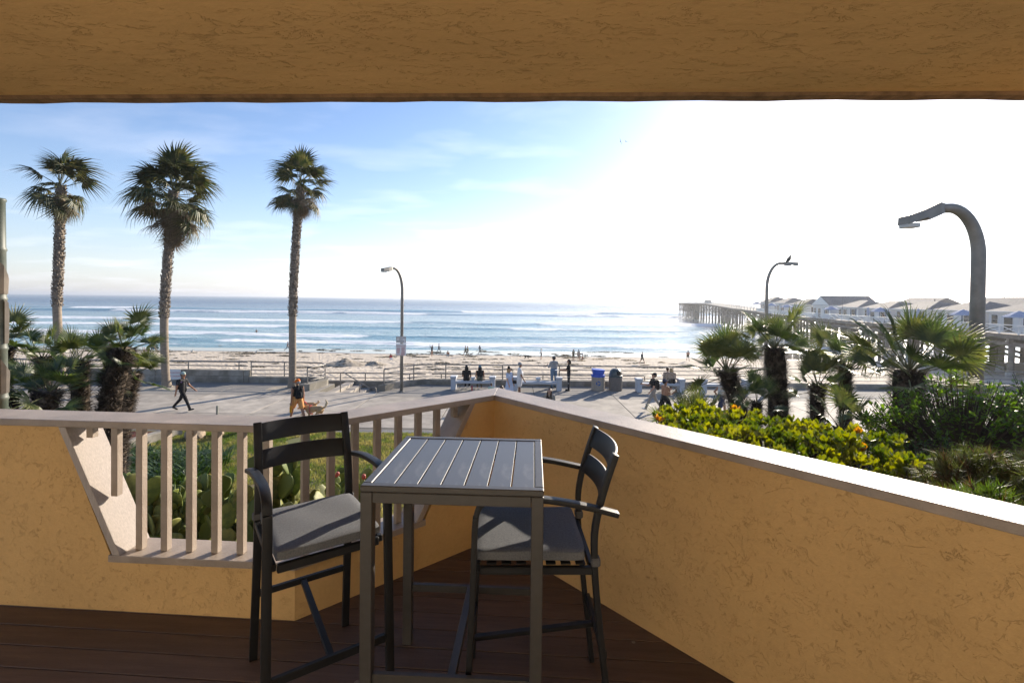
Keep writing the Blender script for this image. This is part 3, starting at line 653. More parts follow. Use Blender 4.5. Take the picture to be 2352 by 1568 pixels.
cb.build('bark_chips', MULCH, mu, kind='stuff')
mb = MB(); mb.beam((-12.75, 12.7, .14), (-11.75, 17.1, .14), .3, .36, bev=.03); mb.build('planter_kerb', WALL, label='pale concrete planter kerb beside the red mulch bed', cat='kerb')
ROCK = mat('tan boulder', (.30, .23, .16), .9, .3, 4, .8, 20)
for (x, y, s, lb) in ((-10.9, 16.6, .34, 'tan boulder at the end of the planter kerb'), (-10.3, 16.95, .2, 'small tan rock on the lawn beside the boulder')):
    bm = bmesh.new(); bmesh.ops.create_icosphere(bm, subdivisions=3, radius=s)
    for v in bm.verts: v.co *= .75+.5*float(fbm(np.array(v.co.x*3+x), np.array(v.co.y*3+v.co.z*2), 5, 3)); v.co.z *= .8
    me = bpy.data.meshes.new('boulder'); bm.to_mesh(me); bm.free(); me.materials.append(ROCK); put('boulder', me, label=lb, cat='rock', loc=(x, y, s*.45))
# raised planting bank right of the balcony
X, Y = np.meshgrid(np.linspace(-.4, 13, 60), np.linspace(.2, 12, 60))
fall = np.clip((8.8-Y)/3.0, 0, 1); side = np.clip((X-(-.1-(Y-3.8)*.12))/.8, 0, 1)
put('planting_bank', grid_mesh('planting_bank', X, Y, -.05+3.05*(fall*fall*(3-2*fall))*side+.12*fbm(X*1.5, Y*1.5, 4, 3), SOIL), kind='structure')
# ================================================================== pier
PDIR = Vector((.1686, .9857, 0)); PPER = Vector((.9857, -.1686, 0))
TIMB = mat('old pier timber', (.19, .16, .135), .85, .3, 1.5, .5, 12, rnd=.15)
WHITE = mat('white painted timber', (.72, .72, .71), .6, .06, 2)
JACK = mat('pale pile jacket', (.42, .40, .37), .85, .3, 2, .4, 10, rnd=.1)
PY = [40, 105, 130, 152, 172, 190, 205, 225, 250, 280]; PZ = [1.5, 1.45, 1.6, 2.2, 2.55, 3.1, 3.6, 3.75, 3.65, 3.5]
def pz(Y): return float(np.interp(Y, PY, PZ))
def pe(Y, off=0., z=0.):
    """point on the pier: Y along, off metres in from its near edge"""
    q = Vector((47.77+.171*Y, Y, 0))+PPER*off; return Vector((q.x, q.y, z+pz(Y)))
pier = thing('pier', 'long timber pier on tall piles, white railings and cottages on its deck', 'pier', (0, 0, 0))
YN, YM, YF = 40.0, 166.0, 277.0
def pier_deck(y0, y1, w, nm='pier_deck'):
    n = 24; vs = []; fs = []
    for i in range(n+1):
        Y = y0+(y1-y0)*i/n
        for o, z in ((-.1, 0), (w, 0), (w, -.55), (-.1, -.55)): vs.append(pe(Y, o, z))
    for i in range(n):
        for q in range(4): fs.append((i*4+q, i*4+4+q, i*4+4+(q+1) % 4, i*4+(q+1) % 4))
    fs += [(0, 1, 2, 3), tuple(n*4+q for q in (3, 2, 1, 0))]; MB().add(vs, fs).build(nm, TIMB, pier)
pier_deck(YN, YM, 27); pier_deck(YM+.01, YF, 8.5)
pil = MB().lathe([(.20, -6), (.19, 0)], 8).mesh('pile', TIMB, True)
def pile(p0, p1, m=None, r=.2):
    mb = MB(); mb.tube([p0, p1], [r*1.08, r], 7, cap=False); mb.build('pile', m or TIMB, pier, smooth=True)
random.seed(11)
Y = YM-2; bents = []
while Y < YF: bents.append(Y); Y += 5.6
for b_ in bents:
    cap = MB(); cap.beam(pe(b_, .2, -.75), pe(b_, 8.2, -.75), .35, .38); cap.build('pile_cap', TIMB, pier)
    for o in (.5, 3.0, 5.5, 8.0):
        q = pe(b_, o, -.9); pile((q.x+U1(-.25, .25), q.y+U1(-.3, .3), SEA-2), q, r=.21)
    for o0, o1 in ((.5, 5.5), (5.5, .5)):
        mb = MB(); mb.beam(pe(b_, o0, -1.1), Vector((pe(b_, o1).x, pe(b_, o1).y, SEA+4.2)), .1, .26); mb.build('cross_brace', TIMB, pier)
for i in range(len(bents)-1):
    a, c = bents[i], bents[i+1]
    for s_ in (0, 1):
        mb = MB(); p, q = pe(a, .25), pe(c, .25); zt_ = p.z-1.0, q.z-1.0
        mb.beam((p.x, p.y, zt_[0] if s_ else SEA+4.0), (q.x, q.y, SEA+4.0 if s_ else zt_[1]), .1, .24); mb.build('side_brace', TIMB, pier)
    mb = MB(); p, q = pe(a, .2), pe(c, .2); mb.beam((p.x, p.y, SEA+4.0), (q.x, q.y, SEA+4.0), .12, .28); mb.build('ledger', TIMB, pier)
Y = 44.0
while Y < YM-4:
    for k_, o in enumerate((.6, 4, 8, 12, 16, 20, 25)):
        q = pe(Y, o, -.5); g = (q.x+U1(-.2, .2), q.y+U1(-.4, .4), -6.5); pile(g, q, r=.30 if k_ < 2 else .26)
        if Y < 90 and k_ < 2: m_ = Vector(g).lerp(q, .48); pile(g, m_, JACK, .45)
    cap = MB(); cap.beam(pe(Y, .1, -.85), pe(Y, 26, -.85), .4, .55); cap.build('pile_cap', TIMB, pier)
    if Y > 60:
        mb = MB(); a, c = pe(Y, .6), pe(Y, 11); mb.beam((a.x, a.y, a.z-1.2), (c.x, c.y, SEA+2), .12, .3); mb.build('cross_brace', TIMB, pier)
    Y += 6.0
for o, z in ((.45, -.80), (8, -.8)): mb = MB(); mb.beam(pe(44, o, z-.4), pe(104, o, z-.4), .25, .45); mb.build('stringer', TIMB, pier)
# white railings in bays
def rail_bay(Y0, Y1, off, style):
    a, b_ = pe(Y0, off), pe(Y1, off); mb = MB(); H_ = 1.05 if style else 1.1; w = .09 if style else .1
    mb.beam(a, a+Vector((0, 0, H_+.05)), .13, .13); mb.beam(a+Vector((0, 0, H_)), b_+Vector((0, 0, H_)), .14, .09); mb.beam(a+Vector((0, 0, .14)), b_+Vector((0, 0, .14)), .09, .08)
    if style == 1:
        mb.beam(a+Vector((0, 0, .18)), b_+Vector((0, 0, H_-.05)), .05, .08); mb.beam(a+Vector((0, 0, H_-.05)), b_+Vector((0, 0, .18)), .05, .08)
    if style == 2:
        n = 12
        for i in range(1, n): q = a.lerp(b_, i/n); mb.beam(q+Vector((0, 0, .16)), q+Vector((0, 0, H_-.03)), .05, .06)
    if style == 0:
        for z in (.42, .72): mb.beam(a+Vector((0, 0, z)), b_+Vector((0, 0, z)), .06, .09)
    mb.build('railing_bay', WHITE if style else mat('weathered rail timber', (.55, .53, .50), .8, .2, 2), pier)
Y = 44.0; i = 0
while Y < 118: rail_bay(Y, Y+2.6, .0, 1 if (i % 3) else 2); Y += 2.6; i += 1
while Y < YM: rail_bay(Y, Y+2.9, .0, 0 if Y > 140 else 2); Y += 2.9
while Y < YF-2: rail_bay(Y, Y+2.9, .0, 0); rail_bay(Y, Y+2.9, 8.4, 0); Y += 2.9
for k_ in range(3): a, b_ = pe(YF-.2, .0+2.8*k_), pe(YF-.2, 2.8+2.8*k_); mb = MB(); [mb.beam(a+Vector((0, 0, z)), b_+Vector((0, 0, z)), .08, .09) for z in (.42, .75, 1.1)]; mb.beam(a, a+Vector((0, 0, 1.15)), .12, .12); mb.build('railing_bay', MATS['weathered rail timber'], pier)
mb = MB(); q = pe(222, 4); mb.box((0, 0, .75), (2.2, 3.4, 1.5), bev=.05); mb.box((0, 0, 1.55), (2.5, 3.7, .12), bev=.03); mb.build('bait_box', mat('grey box', (.40, .39, .38), .8), pier, loc=q, rz=-.17)
# cottages
SHING = mat('grey shingles', (.17, .16, .155), .9, .25, 3, .6, 14, rnd=.08)
SIDING = mat('white siding', (.70, .70, .69), .7, .04, 1, .5, 5, stretch=(.05, .05, 3))
GLASS = mat('dark window glass', (.02, .022, .025), .25, .1, 2, spec=.4)
SHUT = mat('blue grey shutter', (.08, .12, .18), .6, .1, 4)
def cottage(Y, off, along_, deep, wall_h, roof_h, kind, label):
    o = thing('cottage', label, 'cottage', pe(Y, off), -.169, 'white cottages on the pier')
    # local: x = inwards from the pier edge, y = along the pier
    mb = MB(); mb.box((deep/2, 0, wall_h/2), (deep, along_, wall_h)); mb.build('wall', SIDING, o)
    e = .35; ov = .08; z0, z1 = wall_h+.01, wall_h+roof_h; a2 = along_/2+e
    if kind == 'hip':
        r0, r1 = min(deep*.35, along_*.35)+0, 0
        vs = [(-e, -a2, z0), (deep+e, -a2, z0), (deep+e, a2, z0), (-e, a2, z0), (deep*.42, -a2*.35, z1), (deep*.42, a2*.35, z1)]; fs = [(0, 1, 4), (1, 2, 5, 4), (2, 3, 5), (3, 0, 4, 5), (3, 2, 1, 0)]
    elif kind == 'gable':      # ridge runs inwards, gable faces the near edge
        vs = [(-e, -a2, z0), (deep+e, -a2, z0), (deep+e, a2, z0), (-e, a2, z0), (-e, 0, z1), (deep+e, 0, z1)]; fs = [(0, 1, 5, 4), (2, 3, 4, 5), (3, 2, 1, 0), (1, 2, 5), (0, 4, 3)]
    else:                      # ridge along the pier
        vs = [(-e, -a2, z0), (deep+e, -a2, z0), (deep+e, a2, z0), (-e, a2, z0), (deep/2, -a2, z1), (deep/2, a2, z1)]; fs = [(3, 0, 4, 5), (1, 2, 5, 4), (3, 2, 1, 0), (0, 1, 4), (2, 3, 5)]
    rf = MB().add(vs, fs).build('roof', SHING, o)
    if kind == 'gable':
        mb = MB(); mb.add([(-e-.012, -a2+.25, z0+.08), (-e-.012, a2-.25, z0+.08), (-e-.012, 0, z1-.12)], [(0, 1, 2)][::-1]); mb.f = [(0, 2, 1)]; mb.build('gable_end', SIDING, o)
    mb = MB(); mb.box((-e, 0, z0-.06), (.04, along_+2*e, .14)); mb.box((deep/2, -a2, z0-.06), (deep+2*e-.09, .04, .14)); mb.build('fascia', WHITE, o)
    mb = MB(); mb.tube([(deep*.6, along_*.2, z0+.2), (deep*.6, along_*.2, z1+.35)], .07, 6); mb.build('chimney', SHING, rf)
    def win(x, y, w, h, zc, face, nm='window', sh=False):
        wn = MB()
        if face == 'edge':
            wn.box((-.02, y, zc), (.06, w+.16, h+.16)); ob = wn.build(nm, WHITE, o)
            g = MB(); g.box((-.035, y, zc+(h/4 if nm == 'window' else 0)), (.05, w, h/2-.03 if nm == 'window' else h)); g.build('pane', GLASS, ob)
            if nm == 'window': g = MB(); g.box((-.035, y, zc-h/4), (.05, w, h/2-.03)); g.build('pane', GLASS, ob)
            if sh:
                for s_ in (-1, 1): g = MB(); g.box((-.025, y+s_*(w/2+.30), zc), (.06, .36, h+.1)); g.build('shutter', SHUT, ob)
        else:
            wn.box((x, -along_/2-.02, zc), (w+.16, .06, h+.16)); ob = wn.build(nm, WHITE, o); g = MB(); g.box((x, -along_/2-.035, zc), (w, .05, h)); g.build('pane', GLASS, ob)
    win(0, -along_*.28, 1.25, 1.4, 1.4, 'edge', sh=True); win(0, along_*.12, 1.3, 1.95, 1.0, 'edge', 'glass_door'); win(0, along_*.38, .95, 1.2, 1.45, 'edge')
    win(deep*.3, 0, 1.1, 1.3, 1.45, 'end'); win(deep*.68, 0, 1.8, 1.1, 1.5, 'end')
specs = [(61, 'hip', 2.5, 1.35, 'nearest white cottage on the pier, at the right edge of the picture'), (71, 'hip', 2.5, 1.3, 'white cottage behind the tall near lamp post'), (81, 'hip', 2.45, 1.35, 'white cottage behind the largest fan palm fronds'),
         (91, 'hip', 2.45, 1.35, 'white hipped cottage right of the middle pier parasols'), (101, 'hip', 2.5, 1.45, 'white hipped cottage just right of the big gabled one'), (112.5, 'gable', 2.7, 2.2, 'big white cottage whose gable end faces the near railing'),
         (126, 'hip', 2.7, 1.5, 'white hipped cottage just left of the big gabled one'), (138, 'hip', 2.7, 1.6, 'middle of the three far hipped cottages on the pier'), (150, 'hip', 2.6, 1.6, 'farthest white cottage on the pier, beside the thin lamp post')]
for i, (Y, kd, wh, rh, lb) in enumerate(specs): cottage(Y, 4.6, 8.2 if kd != 'gable' else 8.6, 7.5 if kd != 'gable' else 9.5, wh, rh, kd, lb)
for i, (Y, lb) in enumerate(((66, 'grey roofed cottage in the far row, right of the near lamp post'), (84, 'long dark roofed cottage in the far row, left of the near lamp post'), (104, 'dark roofed cottage in the far row behind the aerial mast'))): cottage(Y, 17, 11, 8, 2.6, 2.0, 'ridge', lb)
mb = MB(); mb.tube([(0, 0, 0), (0, 0, 4.6)], .05, 6); mb.tube([(-.9, 0, 4.3), (.9, 0, 4.3)], .025, 5); mb.tube([(-.4, 0, 4.5), (.4, 0, 4.5)], .02, 5); mb.build('aerial_mast', STEEL, label='thin aerial mast on the pier deck among the cottages', cat='mast', loc=pe(98, 2.2))
# parasols on the pier
def stripe_mat():
    m = bpy.data.materials.new('blue striped canvas'); m.use_nodes = True; t = m.node_tree; b = t.nodes['Principled BSDF']; b.inputs['Roughness'].default_value = .9
    tcn = N(t, 'ShaderNodeTexCoord'); sx = N(t, 'ShaderNodeSeparateXYZ'); t.links.new(tcn.outputs['Object'], sx.inputs[0]); mm = N(t, 'ShaderNodeMath', operation='MULTIPLY'); mm.inputs[1].default_value = 9.0; t.links.new(sx.outputs[2], mm.inputs[0])
    fr_ = N(t, 'ShaderNodeMath', operation='FRACT'); t.links.new(mm.outputs[0], fr_.inputs[0]); gt = N(t, 'ShaderNodeMath', operation='GREATER_THAN'); gt.inputs[1].default_value = .42; t.links.new(fr_.outputs[0], gt.inputs[0])
    mx = N(t, 'ShaderNodeMix', data_type='RGBA'); mx.inputs[6].default_value = (.65, .68, .72, 1); mx.inputs[7].default_value = (.03, .11, .32, 1); t.links.new(gt.outputs[0], mx.inputs[0]); t.links.new(mx.outputs[2], b.inputs['Base Color']); return m
STRIPE = stripe_mat()
def parasol(dx, label, closed=False, off=2.4):
    k_ = (dx-1176)/FPX; Y = (47.77+off)/(k_-.171); o = thing('parasol', label, 'parasol', pe(Y, off), 0, 'striped parasols on the pier')
    mb = MB(); mb.tube([(0, 0, 0), (0, 0, 2.6)], .03, 6); mb.build('pole', WHITE, o)
    prof = [(.03, 2.62), (.16, 2.5), (.24, 1.7), (.20, 1.1), (.05, 1.0)] if closed else None
    mb = MB()
    if closed: mb.lathe(prof, 10)
    else:
        n = 8; vs = [(0, 0, 2.68)]; fs = []
        for r, z in ((.55, 2.48), (1.05, 2.24), (1.5, 1.98), (1.5, 1.86)):
            for q in range(n): vs.append((r*math.cos(q*6.2832/n+.2), r*math.sin(q*6.2832/n+.2), z))
        for q in range(n):
            fs.append((0, 1+q, 1+(q+1) % n))
            for j in range(3): fs.append((1+j*n+q, 1+(j+1)*n+q, 1+(j+1)*n+(q+1) % n, 1+j*n+(q+1) % n))
        mb.add(vs, fs)
    mb.build('canopy', STRIPE, o)
parasol(2334, 'open blue striped parasol at the right edge of the picture'); parasol(2207, 'open blue striped parasol just left of the tall near lamp post'); parasol(2019, 'open blue striped parasol by the seated person on the pier')
parasol(1907, 'open blue striped parasol in front of the big gabled cottage'); parasol(1806, 'open pale blue parasol left of the big gabled cottage'); parasol(1771, 'open pale blue parasol just right of the far lamp post'); parasol(1737, 'open blue parasol farthest out, left of the far lamp post')
parasol(1991, 'closed striped parasol left of the seated person on the pier', True); parasol(2105, 'closed striped parasol behind the tips of the big palm fronds', True)
# ================================================================== lamp posts
GALV = mat('galvanised lamp steel', (.26, .245, .22), .55, .18, 5, .15, 60, metal=.35)
LENSM = mat('lamp lens', (.55, .55, .52), .3, .05, 3)
def lamp(base, h, arm, R, r, reach, label, tilt=.06, drop=1.0, m=GALV):
    o = thing('street_lamp', label, 'street lamp', base, math.atan2(arm[1], arm[0]), 'curved grey street lamps')
    pts = [(0, 0, 0), (0, 0, h-drop)]+[(R*(1-math.cos(a)), 0, h-drop+drop*math.sin(a)) for a in np.linspace(.15, 1.50, 10)]; pts += [(R+.18, 0, h-.01)]
    mb = MB(); mb.tube(pts, [r*1.12]+[r*1.0]+[r*(1-.22*i/11) for i in range(len(pts)-2)], 14); mb.build('pole', m, o, smooth=True)
    mb = MB(); mb.lathe([(r*1.9, 0), (r*1.9, .05), (r*1.3, .06)], 12); mb.build('base_plate', m, o)
    x0 = R+.14; hd = MB(); Lh = reach-x0
    def sec(x, w, zt_, zb_): return [(x, -w, zb_), (x, w, zb_), (x, w*.9, zt_), (x, -w*.9, zt_)]
    z = h-.01; dp = Lh*tilt*2.2; S = [sec(x0, .07, z+.075, z-.08), sec(x0+.10, .115, z+.085, z-.12), sec(x0+Lh*.5, .13, z+.045-dp*.45, z-.15-dp*.45), sec(x0+Lh*.51, .13, z+.04-dp*.45, z-.10-dp*.45), sec(reach, .125, z+.0-dp, z-.14-dp)]
    vs = [v for s_ in S for v in s_]; fs = [(3, 2, 1, 0)]+[(i*4+q, i*4+(q+1) % 4, i*4+4+(q+1) % 4, i*4+4+q) for i in range(4) for q in range(4)]+[tuple(16+q for q in range(4))]
    hd.add(vs, fs); hd.build('lamp_head', m, o)
    mb = MB(); mb.box((reach-.10, 0, z-.155-dp), (.20, .21, .07), bev=.01); mb.build('lens', LENSM, o)
    mb = MB(); mb.box((r*1.0, 0, .55), (.02, .09, .22), bev=.005); mb.build('hatch', m, o); return o
lb0 = P(922, 899.7); lamp((lb0.x, lb0.y, 0), 6.42, (-.50, -.866), .62, .078, 1.42, 'grey curved street lamp with two white signs, beside the steps', .02, 1.15)
lb1 = PD(1757, 906, 25.6); lamp((lb1.x, lb1.y, 0), 6.95, (.93, -.36), .62, .085, 1.42, 'grey curved street lamp with a bird on top, behind the fan palms', -.03, 1.3)
lb2 = Vector((7.70, 8.0, 0)); lamp((lb2.x, lb2.y, 0), 6.52, (-1, -.02), .50, .098, 1.27, 'tall near grey curved street lamp at the right', .10, .80)
# signs on the lamp by the steps
SIGNW = mat('white sign face', (.72, .71, .70), .45, .04, 3); INK = mat('black sign ink', (.03, .03, .035), .6, .05); RED = mat('red sign ink', (.42, .03, .04), .6, .05)
def sign(nm, label, c, w, h, rows, facing=0, small=None, scol=INK, cat='sign', rim=True):
    o = thing(nm, label, cat, c, facing); mb = MB(); mb.box((0, 0, 0), (w, .012, h), bev=.004); mb.build('plate', SIGNW, o)
    if rim:
        mb = MB()
        for s_ in (-1, 1): mb.box((0, -.009, s_*(h/2-.018)), (w-.03, .004, .008)); mb.box((s_*(w/2-.018), -.0095, 0), (.008, .004, h-.05))
        mb.build('border', scol, o)
    R_ = Matrix.Rotation(rad(90), 4, 'X')
    for tx, z, sz, m in rows:
        me = text_mesh(tx, sz, m); ob = put('lettering', me, o, mw=Matrix.Translation((0, -.0085, z)) @ R_)
    if small:
        mb = MB(); random.seed(5)
        for (x0, x1, z0, z1, st_) in small:
            z = z1
            while z > z0: mb.box(((x0+x1)/2-U1(0, .1)*(x1-x0), -.0085, z), ((x1-x0)*U1(.7, .95), .003, st_*.38)); z -= st_
        mb.build('small_print', scol, o)
    return o
sy = lb0.y-.09
sign('bird_sign', 'white sign reading do not feed birds, upper of the two on the lamp post', (lb0.x-.02, sy, 2.74), .52, .34, [('DO NOT FEED', .09, .075, INK), ('BIRDS', .015, .075, INK)], small=[(-.2, .2, -.13, -.05, .028)])
sign('regulations_sign', 'white sign of red regulations, lower of the two on the lamp post', (lb0.x-.02, sy, 2.22), .53, .62, [('REGULATIONS', .19, .075, RED)], small=[(-.22, -.03, -.22, .08, .045), (.01, .22, -.26, .12, .034), (-.2, .2, -.29, -.27, .03)], scol=RED, rim=False)
wx = P(402, 858, .4).x; sign('alcohol_sign', 'white notice with red lettering on the sea wall beside the palm trunk', (-19.15, 27.49, .42), .66, .58, [('NO ALCOHOL', .10, .105, RED), ('NO SMOKING', -.10, .105, RED)], rim=False)
me = text_mesh('NO SMOKING', .16, mat('faded red stencil', (.16, .05, .04), .8), ext=.0008); put('stencil', me, wl, mw=Matrix.Translation((10.3, -.004, .13)) @ Matrix.Rotation(rad(90), 4, 'X'), label='faded red no smoking stencil')
# ================================================================== benches and bins
BEN = mat('painted concrete bench', (.50, .52, .55), .7, .06, 3, .2, 60)
def bench(x0, x1, y, label, rests):
    o = thing('bench', label, 'bench', ((x0+x1)/2, y, 0), 0, 'pale concrete benches along the sea wall'); L = x1-x0
    for s_ in (-1, 1):
        mb = MB(); x = s_*(L/2-.15); mb.box((x, 0, .30), (.27, .46, .60), bev=.02); mb.box((x, 0, .635), (.33, .52, .06), bev=.02); mb.box((x, 0, .705), (.36, .56, .08), bev=.03); mb.build('bench_end', BEN, o)
    mb = MB(); mb.box((0, 0, .43), (L-.57, .42, .13), bev=.02); mb.build('seat', BEN, o)
    for f_ in rests: mb = MB(); x = (f_-.5)*L; mb.box((x, 0, .555), (.16, .34, .115), bev=.02); mb.box((x, 0, .655), (.24, .4, .08), bev=.025); mb.build('armrest', BEN, o)
    return o
def bxw(dx, y): return (dx-1176)/FPX*y
bench(bxw(1037, 26), bxw(1139.5, 26), 26.1, 'pale bench with two people sitting, behind the balcony corner', [.5])
bench(bxw(1179, 26), bxw(1293, 26), 26.1, 'empty pale bench with a middle armrest, left of the bins', [.52])
bench(bxw(1463, 26), bxw(1573, 26), 26.0, 'pale bench with the tan hooded sitter, right of the bins', [])
bench(bxw(1611, 26), bxw(1722, 26), 26.0, 'pale bench partly hidden behind the leaning fan palm', [.5])
BLUE = mat('blue recycling plastic', (.012, .085, .50), .45, .06, 3); AGGB = mat('pebbled concrete bin', (.37, .31, .25), .9, .25, 30, .6, 90); AGGD = mat('dark pebbled concrete bin', (.17, .145, .125), .9, .3, 30, .6, 90); LID = mat('dark green lid', (.055, .075, .08), .4, .1, 3)
def bin_(x, y, label, kind):
    nm = 'recycling_bin' if kind else 'rubbish_bin'; o = thing(nm, label, 'bin', (x, y, 0)); r = .36
    mb = MB(); mb.lathe([(r*.96, 0), (r, .04), (r, .74), (r*.97, .78), (r*.80, .78)], 28); mb.build('drum', AGGB if kind else AGGD, o, smooth=False)
    if kind:
        mb = MB(); mb.lathe([(r*1.02, .74), (r*1.03, .84), (r*.9, .85)], 28); mb.build('lid_rim', BLUE, o)
        mb = MB(); n = 20; vs = []; fs = []          # open hopper, higher at the left
        for k_ in range(n):
            a = 6.2832*k_/n; cx_, sy_ = math.cos(a), math.sin(a); sq = lambda v: math.copysign(abs(v)**.6, v)
            vs += [(sq(cx_)*r*.78, sq(sy_)*r*.72, .851), (sq(cx_)*r*1.0, sq(sy_)*r*.82, 1.14-.03*cx_)]
        for k_ in range(n): j = (k_+1) % n; fs.append((2*k_, 2*j, 2*j+1, 2*k_+1))
        fs.append(tuple(2*k_+1 for k_ in range(n))); mb.add(vs, fs); mb.build('hopper', BLUE, o)
        SYM = mat('blue recycling emblem', (.02, .10, .36), .7); mb = MB(); mb.cur = 0      # three chasing arrows wrapped on the drum
        R_ = r+.004; zc_ = .42
        def wrap(u, v): a = -math.pi/2+u/R_-.12; return (R_*math.cos(a), R_*math.sin(a), zc_+v)
        for k_ in range(3):
            a0 = k_*2.0944+.25; st_ = np.linspace(a0, a0+1.25, 7)
            for j in range(6):
                q = []
                for rr_2, aa in ((.075, st_[j]), (.125, st_[j]), (.125, st_[j+1]), (.075, st_[j+1])): q.append(wrap(rr_2*math.cos(aa), rr_2*math.sin(aa)))
                mb.add(q, [(0, 1, 2, 3)])
            aa = st_[-1]; mb.add([wrap(.055*math.cos(aa), .055*math.sin(aa)), wrap(.148*math.cos(aa), .148*math.sin(aa)), wrap(.10*math.cos(aa+.55), .10*math.sin(aa+.55))], [(0, 1, 2)])
        mb.build('recycling_emblem', SYM, o)
    else:
        mb = MB(); mb.lathe([(r*1.02, .74), (r*1.03, .82), (r*.93, .84)], 28); mb.build('lid_rim', LID, o)
        mb = MB(); n = 28; vs = []; fs = []; prof = [(.93, .841), (.92, .93), (.82, 1.06), (.6, 1.15), (.3, 1.185), (.02, 1.19)]
        for rr_2, z in prof:
            for k_ in range(n): a = 6.2832*k_/n; vs.append((r*rr_2*math.cos(a), r*rr_2*math.sin(a), z))
        for i in range(len(prof)-1):
            for k_ in range(n):
                a = (360*k_/n) % 360
                if i in (0, 1) and 270 <= a <= 350: continue     # swing opening on the near right
                fs.append((i*n+k_, i*n+(k_+1) % n, (i+1)*n+(k_+1) % n, (i+1)*n+k_))
        mb.add(vs, fs); mb.build('dome_lid', LID, o, smooth=True)
        mb = MB(); mb.lathe([(r*.78, .845), (r*.78, 1.0)], 20); mb.build('liner', mat('bin liner', (.01, .01, .01), .6), o)
bin_(bxw(1376, 26.4), 26.4, 'concrete recycling bin with a bright blue lid and emblem', True); bin_(bxw(1416, 26.4), 26.4, 'dark pebbled rubbish bin with a domed lid', False)
# small marker post on the lawn edge
q = P(499, 951, 0); mb = MB(); mb.box((0, 0, .18), (.07, .07, .36), bev=.01); mb.build('marker_post', mat('grey green post', (.18, .19, .16), .7), label='short grey marker post standing on the promenade', cat='post', loc=(q.x, q.y, 0))
# lifeguard stand, half hidden behind the left palms
q = PB(428, 822); o = thing('lifeguard_ramp', 'white slanted lifeguard ramp with a yellow foot behind the left palms', 'ramp', (q.x, 44, beach_z(44)), 0)
mb = MB(); mb.beam((-.8, 0, .1), (.8, 0, 3.2), 1.3, .22, bev=.03, up=(0, 1, 0)); mb.build('ramp_board', WHITE, o); mb = MB(); mb.box((-.9, -.05, .22), (1.4, 1.3, .44), bev=.05); mb.build('foot', mat('yellow plastic', (.62, .33, .02), .5), o); mb = MB(); mb.tube([(-4.4, 0, 1.7), (-.9, 0, 2.3)], .09, 7); mb.tube([(-2.6, 0, 0), (-2.6, 0, 2.0)], .07, 7); mb.build('rail', WHITE, o)
# ------------------------------------------------------------------ birds
BIRD = mat('dark feather', (.05, .048, .045), .7, .3, 9); GULL = mat('gull feather', (.5, .49, .47), .7, .25, 6)
def perched(loc, s, label, m, rz=0, nm='bird'):
    o = thing(nm, label, 'bird', loc, rz); mb = MB(); mb.tube([(-.17, 0, .0), (-.11, 0, .07), (-.03, 0, .14), (.04, 0, .22), (.07, 0, .29), (.10, 0, .33), (.155, 0, .33)], [.018, .045, .085, .075, .045, .04, .005], 10); me = mb.mesh('body', m, True); ob = put('body', me, o); mb = MB()
    for y in (-.02, .02): mb.tube([(.0, y, -.01), (-.01, y, .12)], .006, 5)
    mb.build('legs', m, o); o.scale = (s, s, s)
perched((lb1.x+.93*1.0, lb1.y-.36*1.0, 6.955), 1.15, 'dark bird perched on the lamp behind the fan palms', BIRD, rad(15))
q = PB(441, 811); perched(q, 1.6, 'gull standing on the sand beside the second tall palm', GULL, 0, 'gull'); q = PB(589, 812); perched(q, 1.6, 'gull standing on the sand left of the third tall palm', GULL, rad(10), 'gull')
def flyer(px, py, Y, label, roll, s=1.):
    o = thing('flying_bird', label, 'bird', PD(px, py, Y), 0); mb = MB(); mb.tube([(-.2, 0, 0), (-.05, 0, .01), (.1, 0, .02), (.2, 0, .03)], [.01, .05, .045, .008], 8)
    for s_ in (-1, 1): mb.add([(.08, s_*.03, .02), (-.06, s_*.03, .02), (-.06, s_*.3, .10), (-.14, s_*.62, .04), (.02, s_*.34, .12)], [(0, 1, 2, 4), (4, 2, 3)])
    mb.build('body', BIRD, o); o.rotation_euler = (roll, .2, .9); o.scale = (s, s, s)
flyer(1425, 326, 70, 'left of the two gulls flying in the white sky', 1.2); flyer(1437, 325, 70, 'right of the two gulls flying in the white sky', .7)
